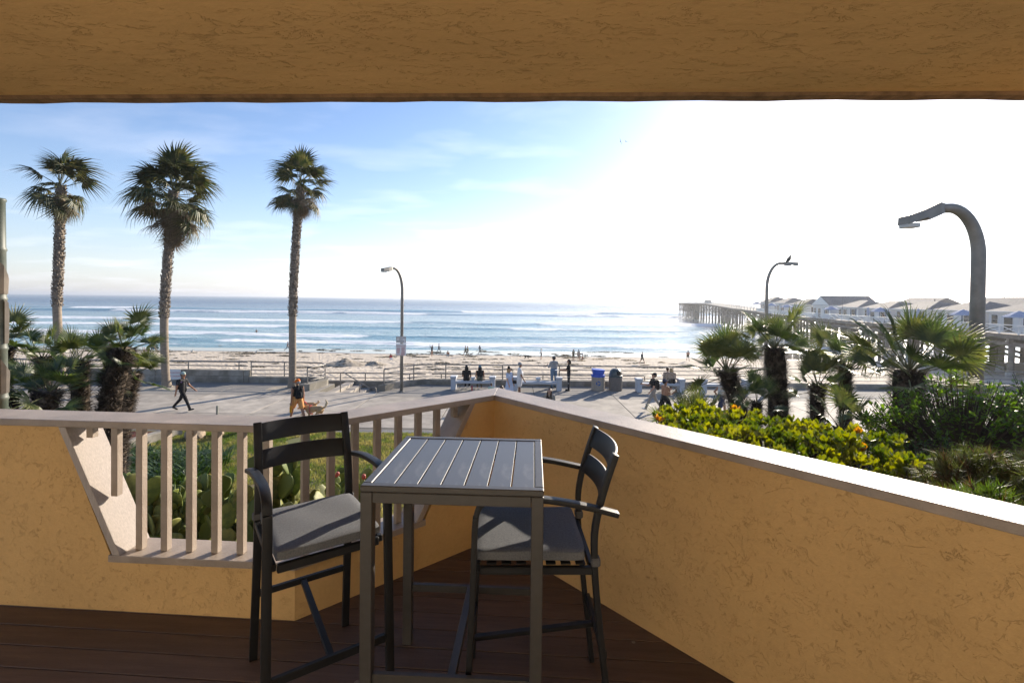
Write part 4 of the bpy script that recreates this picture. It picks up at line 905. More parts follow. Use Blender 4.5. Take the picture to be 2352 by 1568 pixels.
# ================================================================== palms
def frond_mesh(name, nseg, ang, L, Wd, droop, split, m, stem_l, stem_r, fold=.25, seed=0, curl=0., mstem=None):
    """fan leaf: petiole along +Y from the origin, blade of pleated segments"""
    rs = random.Random(seed); mb = MB(); mb.cur = 1
    sp = [(0, stem_l*i/4, -.05*stem_l*(i/4)**2) for i in range(5)]; mb.tube(sp, [stem_r*1.3, stem_r, stem_r*.9, stem_r*.8, stem_r*.7], 5, cap=False); mb.cur = 0
    hub = Vector(sp[-1])
    for i in range(nseg):
        a = -ang/2+ang*(i+.5)/nseg; a += rs.uniform(-.02, .02); l = L*(1-.28*abs(a/(ang/2))**2)*rs.uniform(.88, 1.06)
        w = Wd*l*math.sin(ang/nseg/2)*1.15
        d = Vector((math.sin(a), math.cos(a), fold*abs(math.sin(a))*.9+.12*math.cos(a))).normalized(); sd = Vector((math.cos(a), -math.sin(a), 0))
        up = sd.cross(d); dr = droop*rs.uniform(.7, 1.4)
        pts = []
        for q in (0, split, .78, 1.0):
            c = hub+d*(l*q)+Vector((0, 0, -dr*l*q**3))+sd*(curl*l*q*q)
            pts.append((c, w*(2*q*(1-split*.2) if q <= split else (1-q)/(1-split)*2*split*.9+.02), q))
        pl = .35*w
        (c0, _, _), (c1, w1, _), (c2, w2, _), (c3, _, _) = pts
        vs = [c0, c1-sd*w1, c1+up*pl, c1+sd*w1, c2-sd*w2*.8, c2+up*pl*.5, c2+sd*w2*.8, c3]
        mb.add(vs, [(0, 2, 1), (0, 3, 2), (1, 2, 5, 4), (2, 3, 6, 5), (4, 5, 7), (5, 6, 7)])
    return mb.mesh(name, [m, mstem or m])
FR1 = mat('fan palm green', (.055, .095, .028), .42, .3, 4, trans=.28, rnd=.28, spec=.5, col2=(.11, .14, .04)); FR2 = mat('fan palm olive', (.08, .11, .03), .45, .3, 4, trans=.3, rnd=.3, spec=.5, col2=(.14, .145, .045))
FRD = mat('dead frond', (.20, .155, .105), .85, .35, 6, rnd=.3, trans=.15); STEM = mat('petiole', (.13, .13, .05), .6, .3, 4, rnd=.2); WSG = mat('washingtonia green', (.05, .075, .025), .5, .35, 3, trans=.25, rnd=.3, col2=(.12, .11, .045))
FIB = mat('palm fibre', (.075, .05, .032), .9, .5, 9, .8, 30, col2=(.26, .20, .145), lo=.48, hi=.72); BARK = mat('palm bark', (.24, .195, .15), .9, .3, 5, .8, 18, stretch=(1, 1, 4)); BOOT = mat('old leaf base', (.17, .135, .105), .9, .45, 6, .6, 20, col2=(.30, .25, .20))
CH = [frond_mesh('frond', 26, rad(195+18*k_), .47+.03*k_, .62, .10+.07*k_, .38, FR1 if k_ % 2 == 0 else FR2, .44+.08*k_, .011, .32, 20+k_, mstem=STEM) for k_ in range(4)]
WS = [frond_mesh('frond', 30, rad(190+20*k_), .95, .74, .42+.16*k_, .45, WSG, .82, .02, .18, 40+k_, .05*(k_-1), STEM) for k_ in range(4)]
WD = [frond_mesh('dead_frond', 22, rad(190), .95, .55, .75, .35, FRD, .9, .018, .1, 60+k_, .1*(k_-1)) for k_ in range(3)]
def aim(loc, yaw, pitch, roll=0, s=1.):
    """leaf pointing out at yaw, pitched up"""
    return Matrix.Translation(loc) @ Matrix.Rotation(yaw, 4, 'Z') @ Matrix.Rotation(pitch, 4, 'X') @ Matrix.Rotation(roll, 4, 'Y') @ Matrix.Scale(s, 4)
def fibre_trunk(o, pts, r, rs, dens=1., name='leaf_base_fibre'):
    pts = spline(pts, 5); mb = MB(); n = len(pts); mb.tube(pts, [r*(.72+.1*rs.random()) for _ in pts], 10); mb.build('trunk', FIB, o, smooth=True)
    mb = MB(); Lt = sum((pts[i+1]-pts[i]).length for i in range(n-1)); cnt = int(1500*Lt*dens)
    for _ in range(cnt):
        i = rs.randrange(n-1); q = rs.random(); p = pts[i].lerp(pts[i+1], q); tg = (pts[i+1]-pts[i]).normalized(); a = rs.uniform(0, 6.283)
        u = tg.orthogonal().normalized(); v = tg.cross(u); d = u*math.cos(a)+v*math.sin(a); b_ = p+d*r*.7; l = rs.uniform(.07, .17)*(r/.2)**.5; out = (d*rs.uniform(.5, 1)+tg*rs.uniform(-.1, 1.0)+tg.cross(d)*rs.uniform(-.4, .4)).normalized(); s_ = tg.cross(d)*rs.uniform(.005, .015)
        mb.add([b_-s_, b_+s_, b_+out*l*.6+s_*.8+d*.005, b_+out*l*.6-s_*.8, b_+out*l+Vector((0, 0, -.01))], [(0, 1, 2, 3), (3, 2, 4)])
    ob = mb.build(name, FIB, o); ob['kind'] = 'stuff'; return pts[-1]
def fan_palm(base, top, bend, r, nf, label, seed, wind=-.35, s=1., spread=1., dens=1.):
    rs = random.Random(seed); o = thing('fan_palm', label, 'palm', base, 0, 'low fan palms'); b_ = Vector((0, 0, 0)); t_ = Vector(top)-Vector(base)
    tp = fibre_trunk(o, [b_, t_*.35+Vector(bend)*.7, t_*.7+Vector(bend), t_], r, rs, dens)
    ax = (t_-(t_*.7+Vector(bend))).normalized(); cr = thing('crown', None, None); cr.parent = o
    nf = int(nf*1.05)
    for i in range(nf):
        f_ = (i+.5)/nf; yaw = i*2.39996+rs.uniform(-.25, .25); pit = rad(80-100*f_*spread)+rs.uniform(-.12, .12)
        M = aim(tp-Vector((0, 0, .12*f_)), yaw, pit, rs.uniform(-.9, .9), s*rs.uniform(.8, 1.15))
        tilt = Matrix.Translation(tp) @ Matrix.Rotation(wind*(.4+.6*rs.random()), 4, 'Y') @ Matrix.Translation(-tp)
        put('frond', CH[rs.randrange(4)], cr, mw=tilt @ M)
    return o
def FPt(x, y, Y): return tuple(PD(x, y, Y))
# left cluster in front of the sea wall
def gb(x, Y, z=0.): return (bxw(x, Y), Y, z)
fan_palm(gb(236, 9.6), FPt(283, 800, 9.6), (-.12, 0, .1), .24, 20, 'tall leaning fan palm, rightmost trunk of the left cluster', 1, .12, .80)
fan_palm(gb(262, 10.2), FPt(305, 858, 10.2), (-.08, 0, 0), .17, 13, 'small fan palm tucked right of the tall leaning one', 2, .55, .72)
fan_palm(gb(172, 10.0), FPt(183, 832, 10.0), (.05, 0, 0), .19, 15, 'upright fan palm left of the tall leaning one', 3, .15, .80)
fan_palm(gb(95, 10.6), FPt(98, 822, 10.6), (0, 0, 0), .18, 12, 'dark fan palm behind the sunlit low one at the left', 4, .2, .80)
fan_palm(gb(60, 8.8), FPt(112, 897, 8.8), (-.1, 0, -.1), .22, 18, 'low bright fan palm leaning above the left rail', 5, .25, .80)
fan_palm(gb(-12, 10.2), FPt(8, 795, 10.2), (0, 0, 0), .2, 14, 'fan palm cut off by the left edge of the picture', 6, .25, .88)
fan_palm(gb(5, 9.2), FPt(20, 905, 9.2), (0, 0, 0), .18, 8, 'lowest fan palm behind the bamboo at the left', 16, .1, .75)
# right cluster
fan_palm(gb(1722, 9.4, 1.), FPt(1668, 850, 9.4), (.15, 0, -.05), .20, 20, 'fan palm leaning left with fronds swept over the bench', 7, -.42, .88, .74)
fan_palm(gb(1795, 9.9, 1.), FPt(1778, 798, 9.9), (.05, 0, 0), .24, 21, 'tallest thick trunked fan palm in front of the far lamp', 8, -.25, .90, .88)
fan_palm(gb(1880, 9.0, 1.2), FPt(1878, 885, 9.0), (0, 0, 0), .15, 13, 'small fan palm between the two taller right palms', 9, -.3, .72, .9)
fan_palm(gb(1952, 9.2, 1.), FPt(1942, 838, 9.2), (0, 0, 0), .13, 15, 'slim trunked fan palm left of the widest one', 10, -.75, .8)
fan_palm(gb(2085, 7.6, 1.5), FPt(2088, 850, 7.6), (0, 0, 0), .26, 22, 'widest fan palm with a shaggy dark skirt, near the lamp', 11, .12, 1.12, .85)
fan_palm(gb(1745, 8.6, 1.6), FPt(1738, 925, 8.6), (0, 0, 0), .09, 9, 'young fan palm between the two right trunks', 12, 0, .62, .85)
fan_palm(gb(1600, 6.6, 1.8), FPt(1606, 1000, 6.6), (0, 0, 0), .12, 14, 'low fan palm fans rising behind the yellow hedge', 13, 0, .62, .8)
fan_palm(gb(1530, 6.2, 1.8), FPt(1527, 1010, 6.2), (0, 0, 0), .1, 9, 'lowest fan palm tips beside the runner at the hedge end', 14, -.1, .5, .8)
fan_palm(gb(1920, 6.9, 1.8), FPt(1935, 985, 6.9), (0, 0, 0), .10, 11, 'low spiky fan palm behind the middle of the hedge', 15, .1, .62, .9)
# tall palms
def tall_palm(base, pts, r0, r1, boots, nf, nd, label, seed, wind, sk=1., skirt=.0):
    rs = random.Random(seed); o = thing('tall_palm', label, 'palm', base, 0, 'tall palms on the promenade'); B0 = Vector(base)
    P_ = spline([Vector(p)-B0 for p in pts], 8); n = len(P_); rad_ = [(r0*1.55-(r0*.55)*min(1, i/(n*.10))) if i < n*.10 else r0+(r1-r0)*i/n for i in range(n)]
    mb = MB(); mb.tube(P_, rad_, 14); mb.build('trunk', BARK, o, smooth=True)
    mb = MB(); L_ = [0]
    for i in range(n-1): L_.append(L_[-1]+(P_[i+1]-P_[i]).length)
    z = boots*L_[-1]; row = 0
    while z < L_[-1]-.1:
        i = min(n-2, int(np.searchsorted(L_, z))-1); q = (z-L_[i])/(L_[i+1]-L_[i]); p = P_[i].lerp(P_[i+1], q); rr_2 = rad_[i]; tg = (P_[i+1]-P_[i]).normalized()
        u = tg.orthogonal().normalized(); v = tg.cross(u)
        for k_ in range(9):
            a = k_*.698+row*.35+rs.uniform(-.15, .15); d = u*math.cos(a)+v*math.sin(a); s_ = tg.cross(d); w = rs.uniform(.035, .085); l = rs.uniform(.07, .22); o_ = rs.uniform(.025, .085)
            c = p+d*rr_2*.93; t2 = c+tg*l+d*o_
            mb.add([c-s_*w, c+s_*w, t2+s_*w*.45, t2-s_*w*.45, c+tg*l*.55+d*(o_+.02)], [(0, 1, 4), (1, 2, 4), (2, 3, 4), (3, 0, 4)])
        z += rs.uniform(.075, .135); row += rs.uniform(.6, 1.5)
    ob = mb.build('leaf_bases', BOOT, o); ob['kind'] = 'stuff'
    tp = P_[-1]; cr = thing('crown', None, None); cr.parent = o
    W_ = Matrix.Translation(tp) @ Matrix.Rotation(wind, 4, 'Y') @ Matrix.Translation(-tp)
    for i in range(nf):
        f_ = (i+.5)/nf; yaw = i*2.39996+rs.uniform(-.3, .3); pit = rad(82-128*f_)+rs.uniform(-.38, .38)
        put('frond', WS[rs.randrange(4)], cr, mw=W_ @ aim(tp+Vector((rs.uniform(-.1, .1), rs.uniform(-.1, .1), .25-.8*f_)), yaw, pit, rs.uniform(-.6, .6), sk*rs.uniform(.8, 1.1)))
    for i in range(nd):
        f_ = (i+.5)/nd; yaw = i*2.39996+rs.uniform(-.3, .3); pit = rad(-58-30*f_**.6)+rs.uniform(-.1, .1) if i % 3 else rad(rs.uniform(-55, 5))
        put('dead_frond', WD[rs.randrange(3)], cr, mw=aim(tp+Vector((0, 0, -.1-skirt*f_)), yaw, pit, rs.uniform(-.7, .7), sk*rs.uniform(.6, .95)*(1-.25*f_)))
    sand_pit(base[0], base[1], 1.25, .9)
def PT(Y, *pp): return [tuple(PD(x, y, Y)) for x, y in pp]
q = P(383, 890, 0); tall_palm((q.x, q.y, 0), [(q.x, q.y, -.1)]+PT(q.y, (379, 830), (377, 740), (381, 650), (390, 540), (400, 438)), .19, .20, .36, 37, 50, 'middle tall palm with the fullest crown and long dead skirt', 3, .05, 1.42, 1.7)
q = P(671, 892, 0); tall_palm((q.x, q.y, 0), [(q.x, q.y, -.1)]+PT(q.y, (672, 830), (672, 740), (675, 640), (681, 540), (691, 424)), .185, .18, .36, 28, 28, 'rightmost tall palm, slender, behind the man with the orange cap', 9, .12, 1.08, .8)
q = P(146, 886, 0); tall_palm((q.x, q.y, 0), [(q.x, q.y, -.1)]+PT(q.y, (136, 800), (131, 700), (135, 600), (138, 500), (140, 425)), .185, .20, .40, 22, 18, 'leftmost tall palm with a thin windblown crown', 14, .18, 1.1, .9)
# ================================================================== hedge and shrubs right of the balcony
def leaf_v(l, w, cup=.15): return [(0, 0, 0), (w*.42, l*.45, cup*w), (w*.36, l*.78, cup*w), (0, l, .02), (-w*.36, l*.78, cup*w), (-w*.42, l*.45, cup*w), (0, l*.5, -.0)], [(0, 1, 6), (1, 2, 6), (2, 3, 6), (3, 4, 6), (4, 5, 6), (5, 0, 6)]
HL = mat('hedge leaf', (.09, .135, .02), .38, .3, 3.2, trans=.38, rnd=.25, spec=.5, col2=(.29, .29, .035)); HL2 = mat('orange young leaf', (.42, .22, .05), .4, .3, 5, trans=.4, rnd=.2); TWIG = mat('twig', (.07, .05, .035), .9)
def rosette(mb, c, n, l, rs, up=.8, tilt=(0, 0)):
    vs, fs = leaf_v(l, l*.62)
    for i in range(n):
        a = i*2.4+rs.uniform(-.3, .3); p = rad(rs.uniform(20, 72))*up
        M = Matrix.Translation(c) @ Euler((tilt[0], tilt[1], 0)).to_matrix().to_4x4() @ Matrix.Rotation(a, 4, 'Z') @ Matrix.Rotation(p, 4, 'X') @ Matrix.Rotation(rs.uniform(-.4, .4), 4, 'Y') @ Matrix.Scale(rs.uniform(.75, 1.15), 4)
        mb.add(vs, fs, M)
def hedge():
    rs = random.Random(4); o = thing('hedge', 'yellow green hedge of rounded leaves beyond the right parapet', 'hedge', (2.4, 4.5, 2.95))
    mb = MB(); lv = [MB().add(*leaf_v(.07, .044)).mesh('leaf', HL), MB().add(*leaf_v(.074, .048)).mesh('leaf', HL2)]; singles = []; tw = MB()
    def topz(x, y): return 3.72+.16*(float(fbm(np.array(x*1.1), np.array(y*1.1), 6, 3))-.45)+.10*float(vnoise(np.array(x*3.5), np.array(y*3.5), 2))
    n = 0
    while n < 1000:
        x = rs.uniform(1.0, 4.2); y = rs.uniform(3.35, 6.0)
        wall_d = (x+.121)*.747+(y-3.561)*.665          # distance from the right parapet
        if wall_d < .75 or y < 3.35+.0*(x) or y > 5.35+.25*x*.3 or wall_d > 3.1: continue
        if x > 2.9+.55*(y-3.3) or x < 1.5+(y-4.9)*.3: continue
        n += 1; z = topz(x, y)-abs(rs.gauss(0, .10))*(1.0 if rs.random() < .8 else 3)
        c = Vector((x-2.4, y-4.5, z-2.95))
        if len(singles) < 42 and rs.random() < .06: singles.append(c)
        else: rosette(mb, c, rs.randint(4, 7), rs.uniform(.06, .092), rs, .9, (rs.uniform(-.4, .4), rs.uniform(-.4, .4)))
        if rs.random() < .5: tw.tube([c, c+Vector((rs.uniform(-.06, .06), rs.uniform(-.06, .06), -.32))], .004, 4, cap=False)
    ob = mb.build('foliage', HL, o); ob['kind'] = 'stuff'; ob = tw.build('twigs', TWIG, o); ob['kind'] = 'stuff'
    for c in singles:
        red = rs.random() < .12
        for i in range(7):
            put('leaf', lv[1 if red else 0], o, mw=Matrix.Translation(c+Vector((0, 0, .03))) @ Matrix.Rotation(i*2.4, 4, 'Z') @ Matrix.Rotation(rad(rs.uniform(25, 75)), 4, 'X') @ Matrix.Scale(rs.uniform(.8, 1.15), 4))
hedge()
GL = mat('green shrub leaf', (.08, .15, .02), .4, .3, 3, trans=.5, rnd=.2, col2=(.14, .22, .035))
def leafy_shrub(c, rx, ry, rz_, n, l, m, label, seed, nm='shrub'):
    rs = random.Random(seed); o = thing(nm, label, 'shrub', c); mb = MB(); tw = MB(); vs, fs = leaf_v(l, l*.5, .2); lm = MB().add(*leaf_v(l*1.1, l*.55, .2)).mesh('leaf', m); cnt = 0
    for i in range(n):
        a = rs.uniform(0, 6.283); e = math.asin(rs.uniform(-.15, 1)); rr_2 = rs.uniform(.72, 1.0)+.22*(float(vnoise(np.array(a*2.2), np.array(e*3), seed))-.5); d = Vector((math.cos(a)*math.cos(e)*rx, math.sin(a)*math.cos(e)*ry, math.sin(e)*rz_))*rr_2
        spr = 5 if rs.random() < .8 else 8; ax = Vector((d.x/rx, d.y/ry, d.z/rz_+.5)).normalized(); tip = d+ax*rs.uniform(.08, .24)
        tw.tube([d*.35, d, tip], [.008, .004, .002], 4, cap=False)
        for k_ in range(spr):
            p = d.lerp(tip, k_/spr); M = Matrix.Translation(p) @ Matrix.Rotation(rs.uniform(0, 6.28), 4, 'Z') @ Matrix.Rotation(rs.uniform(-.4, .9), 4, 'X') @ Matrix.Rotation(rs.uniform(-.5, .5), 4, 'Y') @ Matrix.Scale(rs.uniform(.6, 1.15), 4)
            if cnt < 150 and d.z > rz_*.45 and d.y < 0 and rs.random() < .3: put('leaf', lm, o, mw=M); cnt += 1
            else: mb.add(vs, fs, M)
    ob = mb.build('foliage', m, o); ob['kind'] = 'stuff'; ob = tw.build('twigs', TWIG, o); ob['kind'] = 'stuff'
leafy_shrub((5.25, 5.6, 3.0), 1.0, .8, .98, 820, .075, GL, 'leafy green shrub in front of the near lamp post', 2)
leafy_shrub((6.7, 5.8, 3.0), 1.0, .8, .92, 640, .07, GL, 'leafy green shrub at the right edge below the pier', 3)
leafy_shrub((4.2, 4.9, 2.9), .7, .6, .55, 420, .05, mat('deep green leaf', (.025, .06, .012), .5, .3, 3, trans=.25), 'dark green shrub wedged between hedge and leafy shrub', 5)
def needle_shrub(c, rx, ry, rz_, n, l, m, label, seed, nn=26, nm='pine_shrub', dead=0.):
    rs = random.Random(seed); o = thing(nm, label, 'shrub', c); mb = MB(); tw = MB(); dd = MB()
    for i in range(n):
        a = rs.uniform(0, 6.283); q = math.sqrt(rs.random()); x, y = rx*q*math.cos(a), ry*q*math.sin(a); z = rz_*(1-q**2.2)*(.75+.5*float(vnoise(np.array(x*2.5), np.array(y*2.5), seed)))
        ax = Vector((x/rx*.8+rs.uniform(-.8, .8), y/ry*.8+rs.uniform(-.9, .7), .8+rs.uniform(-.4, .3))).normalized(); b_ = Vector((x, y, z)); Ls = rs.uniform(.05, .12); tip = b_+ax*Ls; tw.tube([b_-ax*.15, tip], [.006, .003], 4, cap=False); tgt = dd if rs.random() < dead else mb
        u = ax.orthogonal().normalized(); v = ax.cross(u)
        for k_ in range(nn):
            p = b_.lerp(tip, (k_+rs.random())/nn); g = rs.uniform(0, 6.283); d = (u*math.cos(g)+v*math.sin(g))*.8+ax*rs.uniform(.4, 1.1); d.normalize(); s_ = d.cross(ax).normalized()*.0022; ll = l*rs.uniform(.6, 1.15)
            tgt.add([p-s_, p+s_, p+d*ll], [(0, 1, 2)])
    for part, mm in ((mb, m), (dd, NEB)):
        if part.v: ob = part.build('needles' if mm is m else 'dry_needles', mm, o); ob['kind'] = 'stuff'
    ob = tw.build('twigs', TWIG, o); ob['kind'] = 'stuff'
NEG = mat('pine needle green', (.09, .15, .025), .5, .3, 2, trans=.45, col2=(.18, .20, .04)); NEB = mat('dry pine needle', (.15, .09, .04), .6, .4, 2, trans=.25); NEO = mat('olive pine needle', (.085, .105, .03), .5, .35, 2, trans=.35)
def wp(d, s): q = B+uR*s; n_2 = Vector((-uR.y, uR.x)); return q+n_2*d
for i, (s, d, rx, ry, h, n, m, dead, lb) in enumerate(((1.85, 1.0, .40, .34, .46, 640, NEG, .12, 'green pine groundcover clump beside the brightest stretch of rail cap'), (2.2, 1.05, .40, .34, .48, 680, NEG, .25, 'browning pine groundcover clump in the middle of the rail cap'), (2.55, 1.0, .42, .34, .5, 680, NEG, .15, 'green pine groundcover clump nearest the right picture edge'), (2.4, 1.95, .38, .4, .85, 520, NEO, .18, 'twiggy dark pine shrub behind the groundcover at the right'), (2.85, 2.0, .45, .45, .95, 560, NEO, .22, 'olive twiggy pine shrub cut by the right edge'))):
    q = wp(d, s); needle_shrub((q.x, q.y, 3.36 if d < 1.5 else 3.18), rx, ry, h, n, .075 if d < 1.5 else .085, m, lb, 20+i, 46 if d < 1.5 else 30, dead=dead)
# ================================================================== cactus and strap-leaf clumps below the balusters
def pad_mesh(seed):
    rs = random.Random(seed); bm = bmesh.new(); bmesh.ops.create_uvsphere(bm, u_segments=16, v_segments=10, radius=1)
    for v in bm.verts:
        x, y, z = v.co; w = .62+.20*z; v.co = (x*.125*w*1.45*(1+.05*math.sin(5*z+seed)), y*.022*(1.1-.3*z), .165*(z+1)+.008*math.sin(7*x+seed))
    me = bpy.data.meshes.new('pad'); bm.to_mesh(me); bm.free(); me.materials.append(CACT[seed % 3]); me.polygons.foreach_set('use_smooth', [True]*len(me.polygons)); return me
CACT = [mat('cactus pad green', (.13, .175, .045), .5, .2, 8, .3, 60, rnd=.2, spec=.2, trans=.12, col2=(.22, .25, .05)), mat('cactus pad olive', (.18, .20, .07), .5, .2, 8, .3, 60, rnd=.2, spec=.2, trans=.12, col2=(.28, .28, .08)), mat('scarred cactus pad', (.14, .18, .05), .5, .2, 6, .3, 60, rnd=.2, spec=.2, trans=.1, col2=(.34, .25, .12), lo=.56, hi=.66)]
PADS = [pad_mesh(i) for i in range(6)]; BUD = MB().lathe([(.012, 0), (.022, .02), (.020, .045), (.010, .055)], 8).mesh('bud', mat('red bud', (.42, .07, .05), .5, .2, 20), True)
def cactus(loc, label, seed, n, spread, hmax):
    rs = random.Random(seed); o = thing('prickly_pear', label, 'cactus', loc, 0, 'prickly pear cacti'); live = []
    for i in range(int(13*spread)):
        p = Vector((rs.uniform(-1, 1)*spread, rs.uniform(-.7, .7)*.8, -.05)); live.append((p, Euler((rs.uniform(-.3, .3), rs.uniform(-.3, .3), rs.uniform(0, 3.1))), rs.uniform(1.05, 1.3)))
    k_ = 0
    while live and k_ < n:
        p, e, s = live.pop(0); M = Matrix.Translation(p) @ e.to_matrix().to_4x4() @ Matrix.Scale(s, 4); put('pad', PADS[rs.randrange(6)], o, mw=M); k_ += 1
        tops = 2 if rs.random() < .75 else 1
        for j in range(tops):
            a = rs.uniform(-.9, .9); q = M @ Vector((math.sin(a)*.115, 0, .175+.14*math.cos(a)))
            if q.z < hmax*rs.uniform(.8, 1.05): live.append((q, Euler((e.x*.5+rs.uniform(-.45, .45), e.y*.4+a*.45+rs.uniform(-.3, .3), e.z+rs.uniform(-.9, .9))), s*rs.uniform(.82, 1.02)))
            elif rs.random() < .22: put('bud', BUD, o, mw=Matrix.Translation(q) @ Euler((rs.uniform(-.6, .6), a, 0)).to_matrix().to_4x4() @ Matrix.Scale(1.3, 4))
q = lambda x, y, Y: PD(x, y, Y)
X, Y = np.meshgrid(np.linspace(-7.2, -.9, 40), np.linspace(4.9, 8.2, 30)); put('planting_mound', grid_mesh('planting_mound', X, Y, -.05+1.45*np.clip(1-((X+4.0)/3.1)**2, 0, 1)**.6*np.clip(1-((Y-6.4)/1.7)**2, 0, 1)**.7+.1*fbm(X*2, Y*2, 3, 3), SOIL), kind='structure')
cactus((-5.3, 6.4, 1.1), 'prickly pear below the left balusters, full of red buds', 1, 190, 1.15, 1.75)
cactus((-4.0, 6.2, 1.2), 'prickly pear seen below the left chair back slats', 2, 190, 1.0, 1.8)
cactus((-2.7, 6.4, 1.05), 'prickly pear standing right of the left chair', 3, 150, .8, 1.6)
SL = mat('strap leaf', (.045, .095, .02), .4, .3, 3, trans=.3, col2=(.09, .15, .03), rnd=.2)
def strap_clump(x0, x1, y0, y1, n, label, seed, z0=0.05):
    rs = random.Random(seed); cx_, cy_ = (x0+x1)/2, (y0+y1)/2; o = thing('strap_leaf_clump', label, 'plant', (cx_, cy_, z0)); mb = MB()
    for i in range(n):
        x, y = rs.uniform(x0, x1)-cx_, rs.uniform(y0, y1)-cy_; a = rs.uniform(0, 6.283); l = rs.uniform(.4, .75); w = rs.uniform(.012, .02); d = Vector((math.cos(a), math.sin(a), 0)); s_ = Vector((-d.y, d.x, 0))*w; pr = None
        hh = rs.uniform(.4, .75)
        for q_ in (0, .4, .75, 1.0):
            c = Vector((x, y, 0))+d*(l*.75*q_**1.3)+Vector((0, 0, hh*(1.55*q_-.85*q_*q_))); wq = 1 if q_ < .8 else .1
            if pr: mb.add([pr[0]-s_*pr[1], pr[0]+s_*pr[1], c+s_*wq, c-s_*wq], [(0, 1, 2, 3)])
            pr = (c, wq)
    ob = mb.build('leaves', SL, o); ob['kind'] = 'stuff'
strap_clump(-12.0, -8.2, 11.6, 14.2, 2600, 'dense dark green strap leaf clump beyond the left cactus', 2)
strap_clump(-10.0, -7.4, 9.2, 10.6, 900, 'lower strap leaf clump between cactus and lawn', 3)
# ================================================================== bamboo at the left picture edge
o = thing('bamboo', 'green bamboo culm wrapped in brown sheaths at the left edge', 'bamboo', (-4.195, 4.0, 0)); mb = MB(); prof = []; z = 0
while z < 5.7: prof += [(.055, z), (.055, z+.37), (.063, z+.385), (.058, z+.40)]; z += .41
mb.lathe(prof, 12); mb.build('culm', mat('bamboo green', (.06, .08, .06), .5, .25, 2, col2=(.12, .13, .11)), o, smooth=True); rs = random.Random(3)
SH = mat('brown bamboo sheath', (.085, .068, .052), .7, .4, 5, rnd=.3)
o.rotation_euler = (0, -.012, 0)
for i in range(13):
    z = .41*i+.02; a0 = rs.uniform(0, 6.28); mb = MB(); vs = []; n = 9
    for k_ in range(n): a = a0+k_*.55; vs += [(.061*math.cos(a), .061*math.sin(a), z), (.067*math.cos(a), .067*math.sin(a), z+.36*(1-k_/n)*rs.uniform(.8, 1.1)+.03)]
    mb.add(vs, [(2*k_, 2*k_+2, 2*k_+3, 2*k_+1) for k_ in range(n-1)]); mb.build('sheath', SH, o)
# ================================================================== people and dogs
def capsule(mb, a, b, r0, r1, n=10):
    a, b = Vector(a), Vector(b); d = b-a; L = d.length
    if L < 1e-5: d = Vector((0, 0, 1)); L = 1e-5
    d = d.normalized(); pts = []; rs = []
    for q in (-1, -.8, -.4): pts.append(a+d*(r0*q)); rs.append(max(.0008, r0*math.sqrt(max(0, 1-q*q))))
    pts.append(a); rs.append(r0)
    if L > 1e-4: pts.append(b); rs.append(r1)
    for q in (.4, .8, 1): pts.append(b+d*(r1*q)); rs.append(max(.0008, r1*math.sqrt(max(0, 1-q*q))))
    mb.tube(pts, rs, n)
def blob(name, prims, colors, voxel, parent, smooth=2):
    """prims: (a, b, r0, r1, tag); one continuous surface grown round them, coloured by the nearest"""
    mb = MB(); [capsule(mb, p[0], p[1], p[2], p[3]) for p in prims]
    me = mb.mesh(name, mat('plain cloth', (.5, .5, .5))); ob = bpy.data.objects.new(name, me); COL.objects.link(ob)
    md = ob.modifiers.new('r', 'REMESH'); md.mode = 'VOXEL'; md.voxel_size = voxel
    if smooth: ms = ob.modifiers.new('s', 'SMOOTH'); ms.factor = .5; ms.iterations = smooth
    dg = bpy.context.evaluated_depsgraph_get(); me2 = bpy.data.meshes.new_from_object(ob.evaluated_get(dg)); bpy.data.objects.remove(ob); bpy.data.meshes.remove(me)
    me2.materials.clear(); tags = []
    for p in prims:
        if p[4] not in tags: tags.append(p[4])
    for t_ in tags: me2.materials.append(colors[t_])
    nf = len(me2.polygons); c = np.zeros(nf*3); me2.polygons.foreach_get('center', c); c = c.reshape(-1, 3); best = np.full(nf, 1e9); idx = np.zeros(nf, int)
    for p in prims:
        a = np.array(p[0], float); b = np.array(p[1], float); d = b-a; L2 = max(1e-9, d@d); tt = np.clip((c-a)@d/L2, 0, 1); dist = np.linalg.norm(c-a-tt[:, None]*d, axis=1)-(p[2]+(p[3]-p[2])*tt)
        k_ = dist < best; best[k_] = dist[k_]; idx[k_] = tags.index(p[4])
    me2.polygons.foreach_set('material_index', idx); me2.polygons.foreach_set('use_smooth', np.ones(nf, bool)); me2.name = name; me2.update()
    return put(name, me2, parent)
def cm(name, c, r=.85, **k): return mat('cloth '+name, c, r, .12, 14, .3, 90, spec=.2, **k)
SK = {'fair': cm('fair skin', (.50, .29, .20), .5), 'tan': cm('tan skin', (.36, .18, .105), .5), 'brown': cm('brown skin', (.22, .115, .07), .5)}
DARKEYE = cm('eye', (.02, .015, .012), .3)
def d3(flex, abd, side): return Vector((math.sin(rad(abd))*side, math.sin(rad(flex))*math.cos(rad(abd)), -math.cos(rad(flex))*math.cos(rad(abd))))
